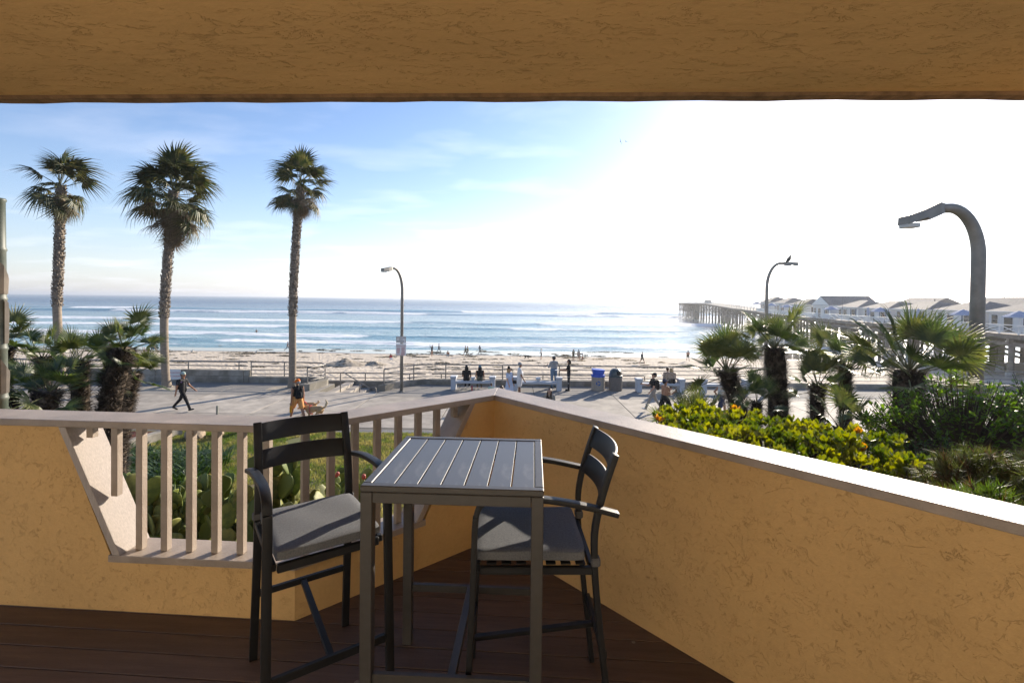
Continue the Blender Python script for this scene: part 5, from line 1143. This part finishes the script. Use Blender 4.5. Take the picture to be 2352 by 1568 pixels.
def person(label, loc, heading, h, skin='tan', top=None, bottom=None, shoes=None, sleeve=1, leg=2, pose=None, hair=None, hairlen=0, cap=None, capdir=1, pack=None, build=1., vox=.012, dress=None, hood=None, hat=None, sit=None, extra=None, barefoot=False, group='people on the promenade', glasses=False):
    """leg: 0 bare, 1 shorts, 2 trousers; sleeve: -1 bare chest, 0 tank, 1 short, 2 long"""
    ps = dict(lean=0, lf=0, lk=0, rf=0, rk=0, la=8, ls=0, le=10, li=0, ra=8, rs=0, re=10, ri=0, hp=0, hy=0, labd=2, rabd=2); ps.update(pose or {})
    S = h/1.75; w = build; o = thing('person', label, 'person', (0, 0, 0), 0, group); pr = []; C_ = {'skin': SK[skin], 'eye': DARKEYE}
    C_['top'] = top or SK[skin]; C_['bot'] = bottom or SK[skin]; C_['shoe'] = shoes or SK[skin]; C_['lip'] = cm('lips', (.30, .11, .09), .6)
    def add(a, b, r0, r1, t): pr.append((Vector(a), Vector(b), r0, r1, t))
    R_ = Matrix.Rotation(-rad(ps['lean']), 3, 'X'); pel = Vector((0, 0, 0)); T = lambda x, y, z: R_ @ Vector((x, y, z))
    tt = 'skin' if sleeve < 0 else 'top'; bt = 'bot' if leg else 'skin'
    if dress is not None: bt = 'dress'; C_['dress'] = dress
    hipc = 'bot' if (leg and dress is None) else ('dress' if dress is not None else tt)
    # trunk
    for s in (-1, 1):
        add((s*.072*w, 0, .02), (s*.068*w, .0, .10), .105*w, .098*w, hipc)
        add(T(s*.065*w, 0, .11), T(s*.078*w, .012, .28), .092*w, .100*w, tt); add(T(s*.078*w, .012, .28), T(s*.105, .0, .43), .102*w, .078, tt)
        add(T(s*.105, 0, .44), T(s*.172, -.005, .455), .068, .058, tt)
    if build > 1.1: add(T(0, .06, .16), T(0, .06, .26), .115*w*.9, .105*w, tt)
    add(T(0, -.01, .40), T(0, 0, .51), .085, .056, tt if hood is None else 'top'); add(T(0, .0, .48), T(0, .018, .575), .053, .050, 'skin')
    # head, turned on the neck
    Rh = R_ @ Matrix.Rotation(-rad(ps['hy']), 3, 'Z') @ Matrix.Rotation(-rad(ps['hp']), 3, 'X'); nk = T(0, .012, .565); H = lambda x, y, z: nk+Rh @ Vector((x, y, z))
    add(H(0, .012, .10), H(0, -.018, .115), .078, .084, 'skin'); add(H(0, .012, .10), H(0, .045, .035), .072, .040, 'skin'); add(H(0, .088, .085), H(0, .103, .062), .009, .014, 'skin')
    for s in (-1, 1):
        add(H(s*.032, .083, .098), H(s*.034, .083, .098), .0135, .0135, 'eye'); add(H(s*.083, -.005, .09), H(s*.086, -.01, .07), .018, .012, 'skin')
    add(H(-.018, .078, .030), H(.018, .078, .030), .009, .009, 'lip')
    # arms
    for s, A_, S_, E_, I_ in ((-1, 'la', 'ls', 'le', 'li'), (1, 'ra', 'rs', 're', 'ri')):
        sh = T(s*.185*(.6+.4*w), 0, .445); d1 = R_ @ d3(ps[S_], ps[A_], s); el = sh+d1*.285
        d2 = R_ @ d3(ps[S_]+ps[E_], ps[A_]*.6-ps[I_], s); wr = el+d2*.245; hd = wr+d2*.085
        if sleeve >= 1:
            m_ = sh+d1*(.17 if sleeve == 1 else .285); add(sh, m_, .062, .056 if sleeve == 1 else .05, 'top')
            if sleeve == 1: add(m_, el, .044, .040, 'skin')
        else: add(sh, el, .055 if sleeve < 0 else .052, .041, 'skin')
        add(el, wr, .050 if sleeve == 2 else .040, .042 if sleeve == 2 else .028, 'top' if sleeve == 2 else 'skin'); add(wr, hd, .029, .033, 'skin')
        # palm and five fingers, slightly curled
        nrm = d2.cross(Vector((s, 0, 0))).normalized(); lat = d2.cross(nrm).normalized()
        for j, (oo, l) in enumerate(((-.027, .06), (-.009, .072), (.009, .068), (.026, .052))):
            f0 = hd+lat*oo+d2*.01; f1 = f0+d2*l*.55+nrm*.006; f2 = f1+(d2*.6+nrm*.7).normalized()*l*.5; add(f0, f1, .0105, .0095, 'skin'); add(f1, f2, .0095, .008, 'skin')
        th = wr+d2*.03-lat*.026; add(th, th+(d2*.7-lat*.7).normalized()*.055, .012, .009, 'skin')
        if extra is not None: extra[('L' if s < 0 else 'R')] = hd+d2*.04
    # legs
    feet = []
    for s, F_, K_, B_ in ((-1, 'lf', 'lk', 'labd'), (1, 'rf', 'rk', 'rabd')):
        hp_ = Vector((s*.088*w, 0, 0)); d1 = d3(ps[F_], ps[B_], s); kn = hp_+d1*.42; d2 = d3(ps[F_]-ps[K_], ps[B_]*.5, s); an = kn+d2*.40
        if dress is None:
            if leg == 2: add(hp_, kn, .094*w, .066, 'bot'); add(kn, an, .064, .052, 'bot')
            elif leg == 1: m_ = hp_+d1*.30; add(hp_, m_, .100*w, .094*w, 'bot'); add(m_, kn, .068*w, .055, 'skin')
            else: add(hp_, kn, .088*w, .055, 'skin')
            if leg < 2: add(kn, kn+d2*.15, .052, .056, 'skin'); add(kn+d2*.15, an, .054, .034, 'skin')
        else: add(kn, kn+d2*.15, .05, .055, 'skin'); add(kn+d2*.15, an, .053, .034, 'skin'); add(hp_, kn, .07, .055, 'skin')
        pit = ps[F_]-ps[K_]; ft = Vector((s*.02, math.cos(rad(pit*.6)), math.sin(rad(pit*.6)))).normalized(); heel = an+Vector((0, -.03, -.045)); toe = heel+ft*.19; st = 'shoe' if not barefoot else 'skin'
        if barefoot: C_['shoe'] = SK[skin]
        add(an, heel+Vector((0, .02, 0)), .036, .034, 'skin' if barefoot or leg < 2 else st); add(heel, toe-ft*.03, .038, .034, st); add(toe-ft*.03, toe, .034, .026, st); feet.append(min(heel.z, toe.z)-.036)
    if dress is not None: 
        for s in (-1, 1): add((s*.04, 0, .12), (s*.07, .01, -.15), .115, .15, 'dress'); add((s*.07, .01, -.15), (s*.10, .01, -.50), .15, .165, 'dress')
    z0 = -min(feet) if sit is None else sit/S+.07
    body = blob('body', pr, C_, vox/S if vox < .02 else vox, o); body.location = (0, 0, z0)
    kids = []
    def kid(nm, prims, m, v=None): q = blob(nm, [(a, b, r0, r1, 't') for a, b, r0, r1 in prims], {'t': m}, (v or vox)*.9, o, 1); q.location = (0, 0, z0); return q
    if hair is not None:
        hp = [(H(0, -.018, .125), H(0, -.03, .10), .088, .086), (H(0, .03, .165), H(0, -.05, .15), .045, .055)]
        if hairlen > 0: hp += [(H(0, -.055, .10), H(0, -.085, .10-.9*hairlen), .075, .05)]+[(H(s*.07, -.02, .09), H(s*.085, -.015, .09-.85*hairlen), .035, .03) for s in (-1, 1)]
        kid('hair', hp, hair)
    if cap is not None:
        kid('cap', [(H(0, .0, .135), H(0, -.015, .14), .092, .093)]+[(H(x, .075*capdir, .125), H(x*.8, .165*capdir, .105), .012, .009) for x in (-.05, -.025, 0, .025, .05)], cap)
    if hat is not None:
        rim = [(H(.17*math.cos(a), .17*math.sin(a)-.01, .135+.02*math.cos(2*a)), H(.06*math.cos(a), .06*math.sin(a)-.01, .145), .010, .012) for a in np.linspace(0, 6.283, 26)[:-1]]
        kid('hat', rim+[(H(0, -.01, .15), H(0, -.015, .205), .085, .07)], hat)
    if glasses: kid('glasses', [(H(-.05, .09, .098), H(.05, .09, .098), .014, .014)], INK)
    if hood is not None: kid('hood', [(T(-.08, -.085, .47), T(.08, -.085, .47), .06, .06), (T(-.09, -.03, .49), T(.09, -.03, .49), .045, .045), (T(0, -.1, .43), T(0, -.1, .38), .06, .04)], hood)
    if pack is not None:
        b_ = kid('backpack', [(T(s*.07, -.165, .12), T(s*.06, -.155, .40), .085, .075) for s in (-1, 1)]+[(T(0, -.235, .14), T(0, -.23, .26), .06, .055)]+[(T(s*.10, -.10, .40), T(s*.10, .02, .505), .02, .02) for s in (-1, 1)]+[(T(s*.10, .02, .505), T(s*.105, .10, .36), .02, .018) for s in (-1, 1)], pack)
    o.scale = (S, S, S); o.rotation_euler[2] = -rad(heading); o.location = loc
    if extra is not None:
        Rw = Matrix.Rotation(-rad(heading), 3, 'Z'); extra.update({k_: Vector(loc)+Rw @ ((v+Vector((0, 0, z0)))*S) for k_, v in list(extra.items()) if k_ in 'LR'})
    return o
BLK = cm('black', (.015, .015, .017)); WHT = cm('white', (.70, .69, .67)); GRYH = cm('heather grey', (.30, .31, .32)); DEN = cm('denim', (.10, .17, .26)); NAVY = cm('navy', (.02, .03, .075)); TANH = cm('tan fleece', (.40, .29, .21)); ORG = cm('orange cap', (.75, .17, .02)); ORS = cm('apricot shorts', (.68, .33, .12)); SHO = cm('black shoe', (.02, .02, .022)); PBL = cm('pale blue', (.45, .52, .66)); KHA = cm('stone wash', (.30, .28, .25)); HBR = cm('brown hair', (.06, .032, .018), .5); HBK = cm('black hair', (.012, .010, .010), .5); HBL = cm('blond hair', (.42, .28, .14), .6); HGR = cm('grey hair', (.3, .29, .28), .6); MINT = cm('mint', (.40, .52, .42)); TEALC = cm('faded teal', (.30, .38, .36)); BEI = cm('beige', (.36, .31, .25)); GREY = cm('charcoal', (.09, .09, .095)); OLV = cm('olive', (.10, .10, .07)); REDC = cm('red', (.45, .05, .06))
PRINT = mat('printed black tee', (.014, .014, .016), .85, .0, 7, col2=(.30, .17, .42), lo=.60, hi=.66); PRP = mat('patterned black trousers', (.014, .014, .016), .85, 0, 11, col2=(.6, .6, .6), lo=.60, hi=.66); FLAT = cm('grey tweed', (.26, .27, .28))
WALK = dict(lf=26, lk=4, rf=-22, rk=16, ls=-22, le=18, rs=24, re=22); WALK2 = dict(lf=-20, lk=18, rf=24, rk=5, ls=24, le=24, rs=-22, re=16)
g = lambda x, y: tuple(P(x, y, 0))
person('walking man in black printed shirt with backpack and backwards cap, beside the palms', g(420, 943), 88, 1.80, 'tan', PRINT, BLK, SHO, 1, 2, dict(WALK2, lf=-24, rf=28), HBK, 0, TEALC, -1, BLK)
E1 = {}
person('man in orange cap and shorts with black backpack, walking two golden dogs', g(683, 968), -48, 1.80, 'tan', BLK, ORS, SHO, 0, 1, dict(WALK, hy=-35, rs=-2, re=35, ri=-10, ls=-8, le=12), HGR, 0, ORG, 1, BLK, 1.08, extra=E1)
person('seated person in black with long dark hair, left on the bench', (bxw(1073, 26.1), 26.02, 0), 3, 1.72, 'tan', BLK, BLK, WHT, 1, 2, dict(lf=84, lk=82, rf=86, rk=80, ls=25, le=45, rs=25, re=45, li=20, ri=20, lean=10), HBK, .28, sit=.50)
person('seated woman in teal cap and black tank top, right on the bench', (bxw(1104.5, 26.1), 26.02, 0), -8, 1.70, 'tan', BLK, OLV, None, 0, 2, dict(lf=85, lk=84, rf=84, rk=88, ls=20, le=50, rs=15, re=40, li=20, lean=6), HBK, .42, cm('teal cap', (.09, .18, .24)), -1, sit=.50, barefoot=True)
person('small child in mint shirt, only head and shoulders above the balcony corner', g(1128, 933), 20, 1.12, 'fair', MINT, NAVY, SHO, 1, 1, {}, HBR)
person('dark haired person whose crown shows just above the balcony corner', g(1151, 976), 40, 1.62, 'fair', BEI, DEN, SHO, 2, 2, {}, HBR, .2)
person('woman in black hat and pale blue dress with a black bag', g(1169, 919), 125, 1.68, 'fair', PBL, None, SHO, 1, 0, dict(rs=8, re=20, ls=5, le=12, hy=-25, hp=-6), HBL, .25, dress=PBL, hat=BLK)
person('man in white shirt and shorts wearing a grey flat cap', g(1193, 912), 80, 1.82, 'brown', WHT, WHT, SHO, 1, 1, dict(ls=4, le=10, rs=8, re=25, lf=3, rf=-4), HGR, 0, FLAT, .55, build=1.16)
person('man in grey hooded sweatshirt and jeans standing behind the empty bench', (bxw(1274, 26.95), 26.95, 0), -28, 1.84, 'tan', GRYH, DEN, SHO, 2, 2, dict(ls=25, le=80, rs=20, re=85, li=25, ri=25, hy=-20), HBK, 0, GREY, 1, build=1.15, hood=GRYH)
E2 = {}
person('man in black shirt and patterned black trousers holding papers', g(1306, 897), -82, 1.78, 'tan', BLK, PRP, SHO, 1, 2, dict(ls=30, le=58, rs=28, re=60, li=10, ri=12, hp=-4), HBK, .10, extra=E2)
person('woman with long wavy brown hair looking down, above the rail cap', g(1261, 987), 195, 1.66, 'fair', BEI, DEN, SHO, 2, 2, dict(hp=-32, ls=22, le=70, rs=22, re=70, li=20, ri=20), HBR, .36)
E3 = {}; E4 = {}
person('man in black cap and shirt walking left looking at his phone', g(1500, 943), -92, 1.82, 'fair', BLK, KHA, WHT, 1, 2, dict(WALK, lf=28, rf=-20, ls=12, le=30, rs=25, re=75, hp=-24), HBK, 0, BLK, 1, BLK, extra=E3, glasses=True)
person('shirtless man in navy cap and black shorts holding a drink', g(1527, 963), 72, 1.80, 'tan', None, BLK, WHT, -1, 1, dict(WALK2, ls=20, le=95, rs=15, re=95, ri=18, li=15, hp=-14), HBK, 0, NAVY, 1, build=1.1, extra=E4)
person('blond person in tan hooded fleece sitting on the bench right of the bins', (bxw(1545, 26), 25.92, 0), -4, 1.70, 'fair', TANH, BLK, SHO, 2, 2, dict(lf=86, lk=84, rf=86, rk=84, ls=25, le=70, rs=25, re=70, li=25, ri=25, lean=10, hp=6), HBL, .16, sit=.50, hood=TANH, build=1.15)
person('dark haired person leaning close to the tan fleece sitter', (bxw(1537, 26.1), 26.12, 0), 10, 1.72, 'tan', TANH, BLK, SHO, 2, 2, dict(lf=86, lk=84, rf=86, rk=84, lean=14, hy=20), HBR, 0, sit=.50)
person('runner in pale grey tank top and navy shorts with an armband', g(1655, 960), 76, 1.82, 'tan', cm('pale grey tank', (.48, .49, .47)), NAVY, SHO, 0, 1, dict(lf=38, lk=30, rf=-20, rk=50, ls=-35, le=85, rs=28, re=85, ri=12, lean=8), HBK, 0, build=1.08)
# things people hold
def small(nm, label, cat, loc, mk, m, rz=0): mb = MB(); mk(mb); return mb.build(nm, m, label=label, cat=cat, loc=loc, rz=rz)
small('phone', 'black phone held by the man in the black cap', 'phone', E3['R'], lambda b: b.box((0, 0, .03), (.012, .07, .14), Matrix.Rotation(.9, 4, 'Y'), bev=.004), SHO, 0)
small('paper', 'white folded paper in the lowered hand of the phone watcher', 'paper', E3['L']+Vector((-.04, -.03, -.02)), lambda b: b.box((-.08, 0, 0), (.22, .15, .006), Matrix.Rotation(.5, 4, 'Y')), WHT, .2)
small('drink_cup', 'dark cup in the hands of the shirtless man', 'cup', E4['R']+Vector((0, 0, .0)), lambda b: b.lathe([(.032, -.05), (.042, .09), (.043, .10)], 12), cm('dark cup', (.05, .05, .05)))
small('water_bottle', 'yellow metal bottle hanging from the hand of the dog walker', 'bottle', E1['L']+Vector((0, 0, -.03)), lambda b: b.lathe([(.04, -.24), (.042, -.22), (.042, -.02), (.02, .02), (.02, .05)], 12), cm('amber bottle', (.62, .27, .02)))
small('papers', 'white sheets held by the man in black', 'paper', E2['L']+Vector((-.05, 0, .02)), lambda b: b.box((-.06, 0, 0), (.22, .16, .012)), WHT, .3)
small('handbag', 'small black shoulder bag against the pale blue dress', 'bag', (P(1176, 919, 0).x+.12, P(1176, 919, 0).y-.16, .92), lambda b: (b.box((0, 0, 0), (.2, .09, .17), bev=.03), b.tube([(-.08, 0, .08), (-.16, .1, .35), (-.2, .14, .52)], .01, 5)), SHO, -.5)
small('red_flask', 'red flask standing under the bench between the sitters', 'bottle', (bxw(1086, 25.9), 25.9, 0), lambda b: b.lathe([(.04, 0), (.04, .2), (.025, .23), (.025, .26)], 12), REDC)
# dogs
GOLD = cm('golden fur', (.40, .27, .145)); GOLDP = cm('pale golden fur', (.55, .44, .30)); DGREY = cm('dark fur', (.05, .045, .04)); LGREY = cm('grey fur', (.30, .28, .26)); NOSE = cm('dog nose', (.02, .015, .015))
def dog(label, loc, heading, s, m1, m2, vox=.014, head_down=0., strap=None, tail=1.):
    """facing +Y"""
    o = thing('dog', label, 'dog', loc, -rad(heading), 'dogs being walked'); pr = []; C_ = {'a': m1, 'b': m2, 'n': NOSE}
    def add(a, b, r0, r1, t='a'): pr.append((Vector(a), Vector(b), r0, r1, t))
    add((0, .22, .45), (0, -.02, .46), .135, .115); add((0, -.02, .47), (0, -.26, .48), .11, .105); add((0, .22, .40), (0, .1, .38), .12, .10, 'b')
    hz = .66-head_down; hy = .47+.1*head_down; add((0, .28, .52), (0, hy-.05, hz), .095, .075); add((0, hy, hz+.02), (0, hy+.02, hz+.02), .08, .075); add((0, hy+.06, hz), (0, hy+.17, hz-.03), .048, .036, 'b'); add((0, hy+.195, hz-.018), (0, hy+.2, hz-.02), .017, .016, 'n')
    for s_ in (-1, 1):
        add((s_*.07, hy-.02, hz+.05), (s_*.085, hy-.01, hz-.05), .026, .03); add((s_*.035, hy+.07, hz+.04), (s_*.036, hy+.07, hz+.04), .012, .012, 'n')
        st = .05*s_; add((s_*.085, .22, .42), (s_*.085, .20+st, .24), .06, .04); add((s_*.085, .20+st, .24), (s_*.085, .23+st*1.6, .05), .036, .028, 'b'); add((s_*.085, .23+st*1.6, .03), (s_*.085, .28+st*1.6, .025), .03, .026, 'b')
        add((s_*.085, -.27, .44), (s_*.09, -.18-st, .28), .085, .055); add((s_*.09, -.18-st, .28), (s_*.09, -.33-st, .17), .045, .03); add((s_*.09, -.33-st, .17), (s_*.09, -.31-st*1.4, .04), .028, .025, 'b'); add((s_*.09, -.31-st*1.4, .025), (s_*.09, -.25-st*1.4, .022), .028, .024, 'b')
    add((0, -.34, .50), (0, -.44, .56), .035, .04); add((0, -.44, .56), (0, -.50, .56+.16*tail), .045, .05, 'b'); add((0, -.50, .56+.16*tail), (0, -.46, .56+.26*tail), .045, .025, 'b')
    b_ = blob('body', pr, C_, vox, o); o.scale = (s, s, s)
    if strap is not None: mb = MB(); mb.tube([(.0+.16*math.cos(a), .12+.02*math.sin(a), .43+.165*math.sin(a)) for a in np.linspace(0, 6.283, 20)], .012, 5, cap=False); mb.build('harness', strap, o)
    return o
d1 = P(722, 966, 0); d2 = P(702, 958, 0)
dog('golden retriever with raised tail nearest the balcony, in a red harness', (d1.x, d1.y, 0), -86, 1.02, GOLD, GOLDP, .014, .16, REDC)
dog('golden retriever half hidden between its walker and the other dog', (d2.x, d2.y+.2, 0), -80, 1.0, GOLD, GOLDP, .014, .1, REDC, .4)
mb = MB(); mb.tube([E1['R'], E1['R']*.5+Vector((d1.x-.1, d1.y, .6))*.5+Vector((0, 0, -.05)), (d1.x-.12, d1.y, .60)], .012, 5); mb.build('leash', REDC, label='red leash from the walker to the nearer golden dog', cat='leash')
# ------------------------------------------------------------------ people on the beach
BG = 'people on the beach'
def bp(label, x, y, heading, h, **k): q = PB(x, y); return person(label, tuple(q+Vector((0, 0, .03))), heading, h, vox=.024, group=BG, **k)
bp('beach walker in black raising both arms to take a picture', 992, 818, 200, 1.72, top=GREY, leg=0, sleeve=2, dress=None, bottom=GREY, pose=dict(ls=120, le=70, rs=120, re=70, lf=6, rf=-6), hair=HBK)
bp('beach walker in dark clothes striding right, just right of the picture taker', 1008, 811, 85, 1.72, top=GREY, bottom=GREY, shoes=SHO, leg=2, sleeve=2, pose=WALK, hair=HBK)
bp('shirtless man crouching on the sand with a blue towel', 1030, 819, 190, 1.78, bottom=cm('blue towel', (.10, .17, .26)), leg=2, sleeve=-1, pose=dict(lf=88, lk=95, rf=88, rk=95, ls=40, le=60, rs=40, re=60, lean=35, hp=-20), hair=HBK, sit=.22)
bp('beach walker in grey, front one of the pair with the small dog', 1069, 818, -80, 1.74, top=GREY, bottom=OLV, shoes=SHO, leg=1, sleeve=2, pose=WALK, hair=HBR)
bp('beach walker in brown, rear one of the pair with the small dog', 1073.5, 818.5, -80, 1.70, top=OLV, bottom=OLV, leg=2, sleeve=2, pose=WALK2, hair=HBR)
bp('woman in grey walking left along the sand with arms swinging', 1102, 815, 60, 1.66, top=GREY, bottom=GREY, leg=2, sleeve=1, pose=dict(WALK, ls=-40, rs=30), hair=HBK, hairlen=.2)
bp('woman in white top and black shorts holding a dog leash on the sand', 1243, 825.5, -80, 1.68, top=WHT, bottom=BLK, leg=1, sleeve=2, pose=dict(ls=30, le=20, rs=5, re=60), hair=HBL)
bp('beach stander in dark shirt and shorts, left of the group of three', 1317, 828.5, 150, 1.76, top=OLV, bottom=OLV, leg=1, sleeve=1, pose=dict(ls=-20, le=80, rs=5), hair=HBK)
bp('beach stander in grey, middle of the group of three', 1329, 828, -20, 1.68, top=KHA, bottom=KHA, leg=1, sleeve=1, pose=dict(rs=10, re=40), hair=HBK)
bp('person bending to the sand, right of the group of three', 1338, 827, -80, 1.72, top=BLK, bottom=WHT, leg=1, sleeve=1, pose=dict(lean=88, ls=80, rs=75, lf=8, rf=-4), hair=HBK)
bp('lone man in dark clothes walking on the sand above the phone watcher', 1475, 836, 70, 1.78, top=GREY, bottom=OLV, leg=1, sleeve=2, pose=dict(WALK2, ls=-15, le=50), hair=HBK)
bp('beach walker partly hidden by the leaning palm fronds', 1580, 830, 10, 1.75, skin='fair', top=SK['tan'], bottom=OLV, leg=1, sleeve=-1, pose=WALK, hair=HBR)
bp('jogger in dark top and grey leggings on the wet sand beside the palm trunk', 660, 806, 80, 1.70, top=NAVY, bottom=KHA, leg=2, sleeve=0, pose=dict(lf=35, lk=30, rf=-15, rk=45, ls=-30, le=80, rs=30, re=80, lean=6), hair=HBK)
q = PD(589, 766, 1); q = P(589, 764.5, SEA+.15); person('bather standing waist deep in the surf with arms spread', (q.x, q.y, SEA-.75), 20, 1.9, skin='tan', bottom=BLK, leg=1, sleeve=-1, pose=dict(la=62, ra=62, le=10, re=10), hair=HBK, vox=.03, group=BG)
bp('woman in red top sitting on a towel, left of the lamp post', 898, 826, 150, 1.65, top=REDC, bottom=WHT, leg=2, sleeve=0, pose=dict(lf=80, lk=10, rf=78, rk=8, ls=30, rs=-20, lean=-10), hair=HBK, hairlen=.3, sit=.06)
bp('child in pink sitting on the sand, leftmost of the beach family', 331, 806, 60, 1.15, skin='fair', top=cm('pink', (.55, .26, .34)), bottom=cm('pink', (.55, .26, .34)), leg=2, sleeve=1, pose=dict(lf=88, lk=60, rf=88, rk=60), hair=HBL, sit=.06)
bp('woman with dark hair sitting on the sand next to the child in pink', 339, 806, 40, 1.62, top=cm('lilac', (.33, .28, .42)), bottom=NAVY, leg=2, sleeve=1, pose=dict(lf=88, lk=80, rf=88, rk=80, lean=10), hair=HBK, hairlen=.25, sit=.06)
# beach chairs with a sitter
def beach_chair(x, y, label, m, rz=0.):
    q = PB(x, y); o = thing('beach_chair', label, 'chair', q, rz); mb = MB(); mb.box((0, .1, .32), (.62, .55, .03), bev=.01); mb.build('seat', m, o); mb = MB(); mb.beam((0, -.16, .33), (0, -.42, 1.0), .62, .03, up=(0, 1, 0)); mb.build('backrest', m, o)
    for sx in (-1, 1): mb = MB(); mb.tube([(sx*.33, .38, 0), (sx*.33, -.25, .55), (sx*.33, -.45, 1.02)], .018, 5); mb.tube([(sx*.33, -.38, 0), (sx*.33, .36, .55), (sx*.33, -.2, .58)], .018, 5); mb.build('frame', STEEL, o)
    return q
NB = cm('royal blue canvas', (.03, .07, .22)); TB = cm('teal canvas', (.05, .22, .30))
q = beach_chair(353, 806, 'navy folding beach chair with a sitter, left of the tall palm', NB, .2); person('sitter with dark hair in the navy beach chair', tuple(q+Vector((0, .05, 0))), 0, 1.76, top=NAVY, bottom=NAVY, leg=2, sleeve=1, pose=dict(lf=88, lk=60, rf=88, rk=60, lean=-14), hair=HBK, sit=.38, vox=.026, group=BG)
beach_chair(364, 805, 'teal folding beach chair touching the tall palm trunk', TB, -.3)
q = PB(1210, 825); dog('dark dog sniffing the sand on a leash on the beach', tuple(q+Vector((0, 0, .03))), 100, 1.0, DGREY, DGREY, .03, .34, None, .3); q = PB(1082, 817); dog('small grey dog trotting behind the pair of beach walkers', tuple(q+Vector((0, 0, .03))), 80, .62, LGREY, LGREY, .03, 0, None, .8)
# guests on the pier deck
k_ = (2028-1176)/FPX; Y = (47.77+3)/(k_-.171); q = pe(Y, 3.0); person('guest in brown leaning at the pier table under the parasol', tuple(q), -60, 1.78, top=cm('maroon', (.10, .03, .03)), bottom=GREY, leg=2, sleeve=1, pose=dict(lean=25, ls=40, le=40, rs=40, re=40), hair=HBK, vox=.03, group='guests on the pier')
# ------------------------------------------------------------------ sea haze
hm = bpy.data.materials.new('sea haze'); hm.use_nodes = True; hm.node_tree.nodes.clear(); ho = N(hm.node_tree, 'ShaderNodeOutputMaterial'); pv = N(hm.node_tree, 'ShaderNodeVolumePrincipled'); pv.inputs['Color'].default_value = (.92, .95, 1, 1); pv.inputs['Density'].default_value = .00027; pv.inputs['Anisotropy'].default_value = .55; hm.node_tree.links.new(pv.outputs[0], ho.inputs['Volume'])
mb = MB(); mb.box((0, 8000, -3), (44000, 17000, 46)); hzo = mb.build('haze', hm, kind='stuff', label='thin bright sea haze', cat='haze')
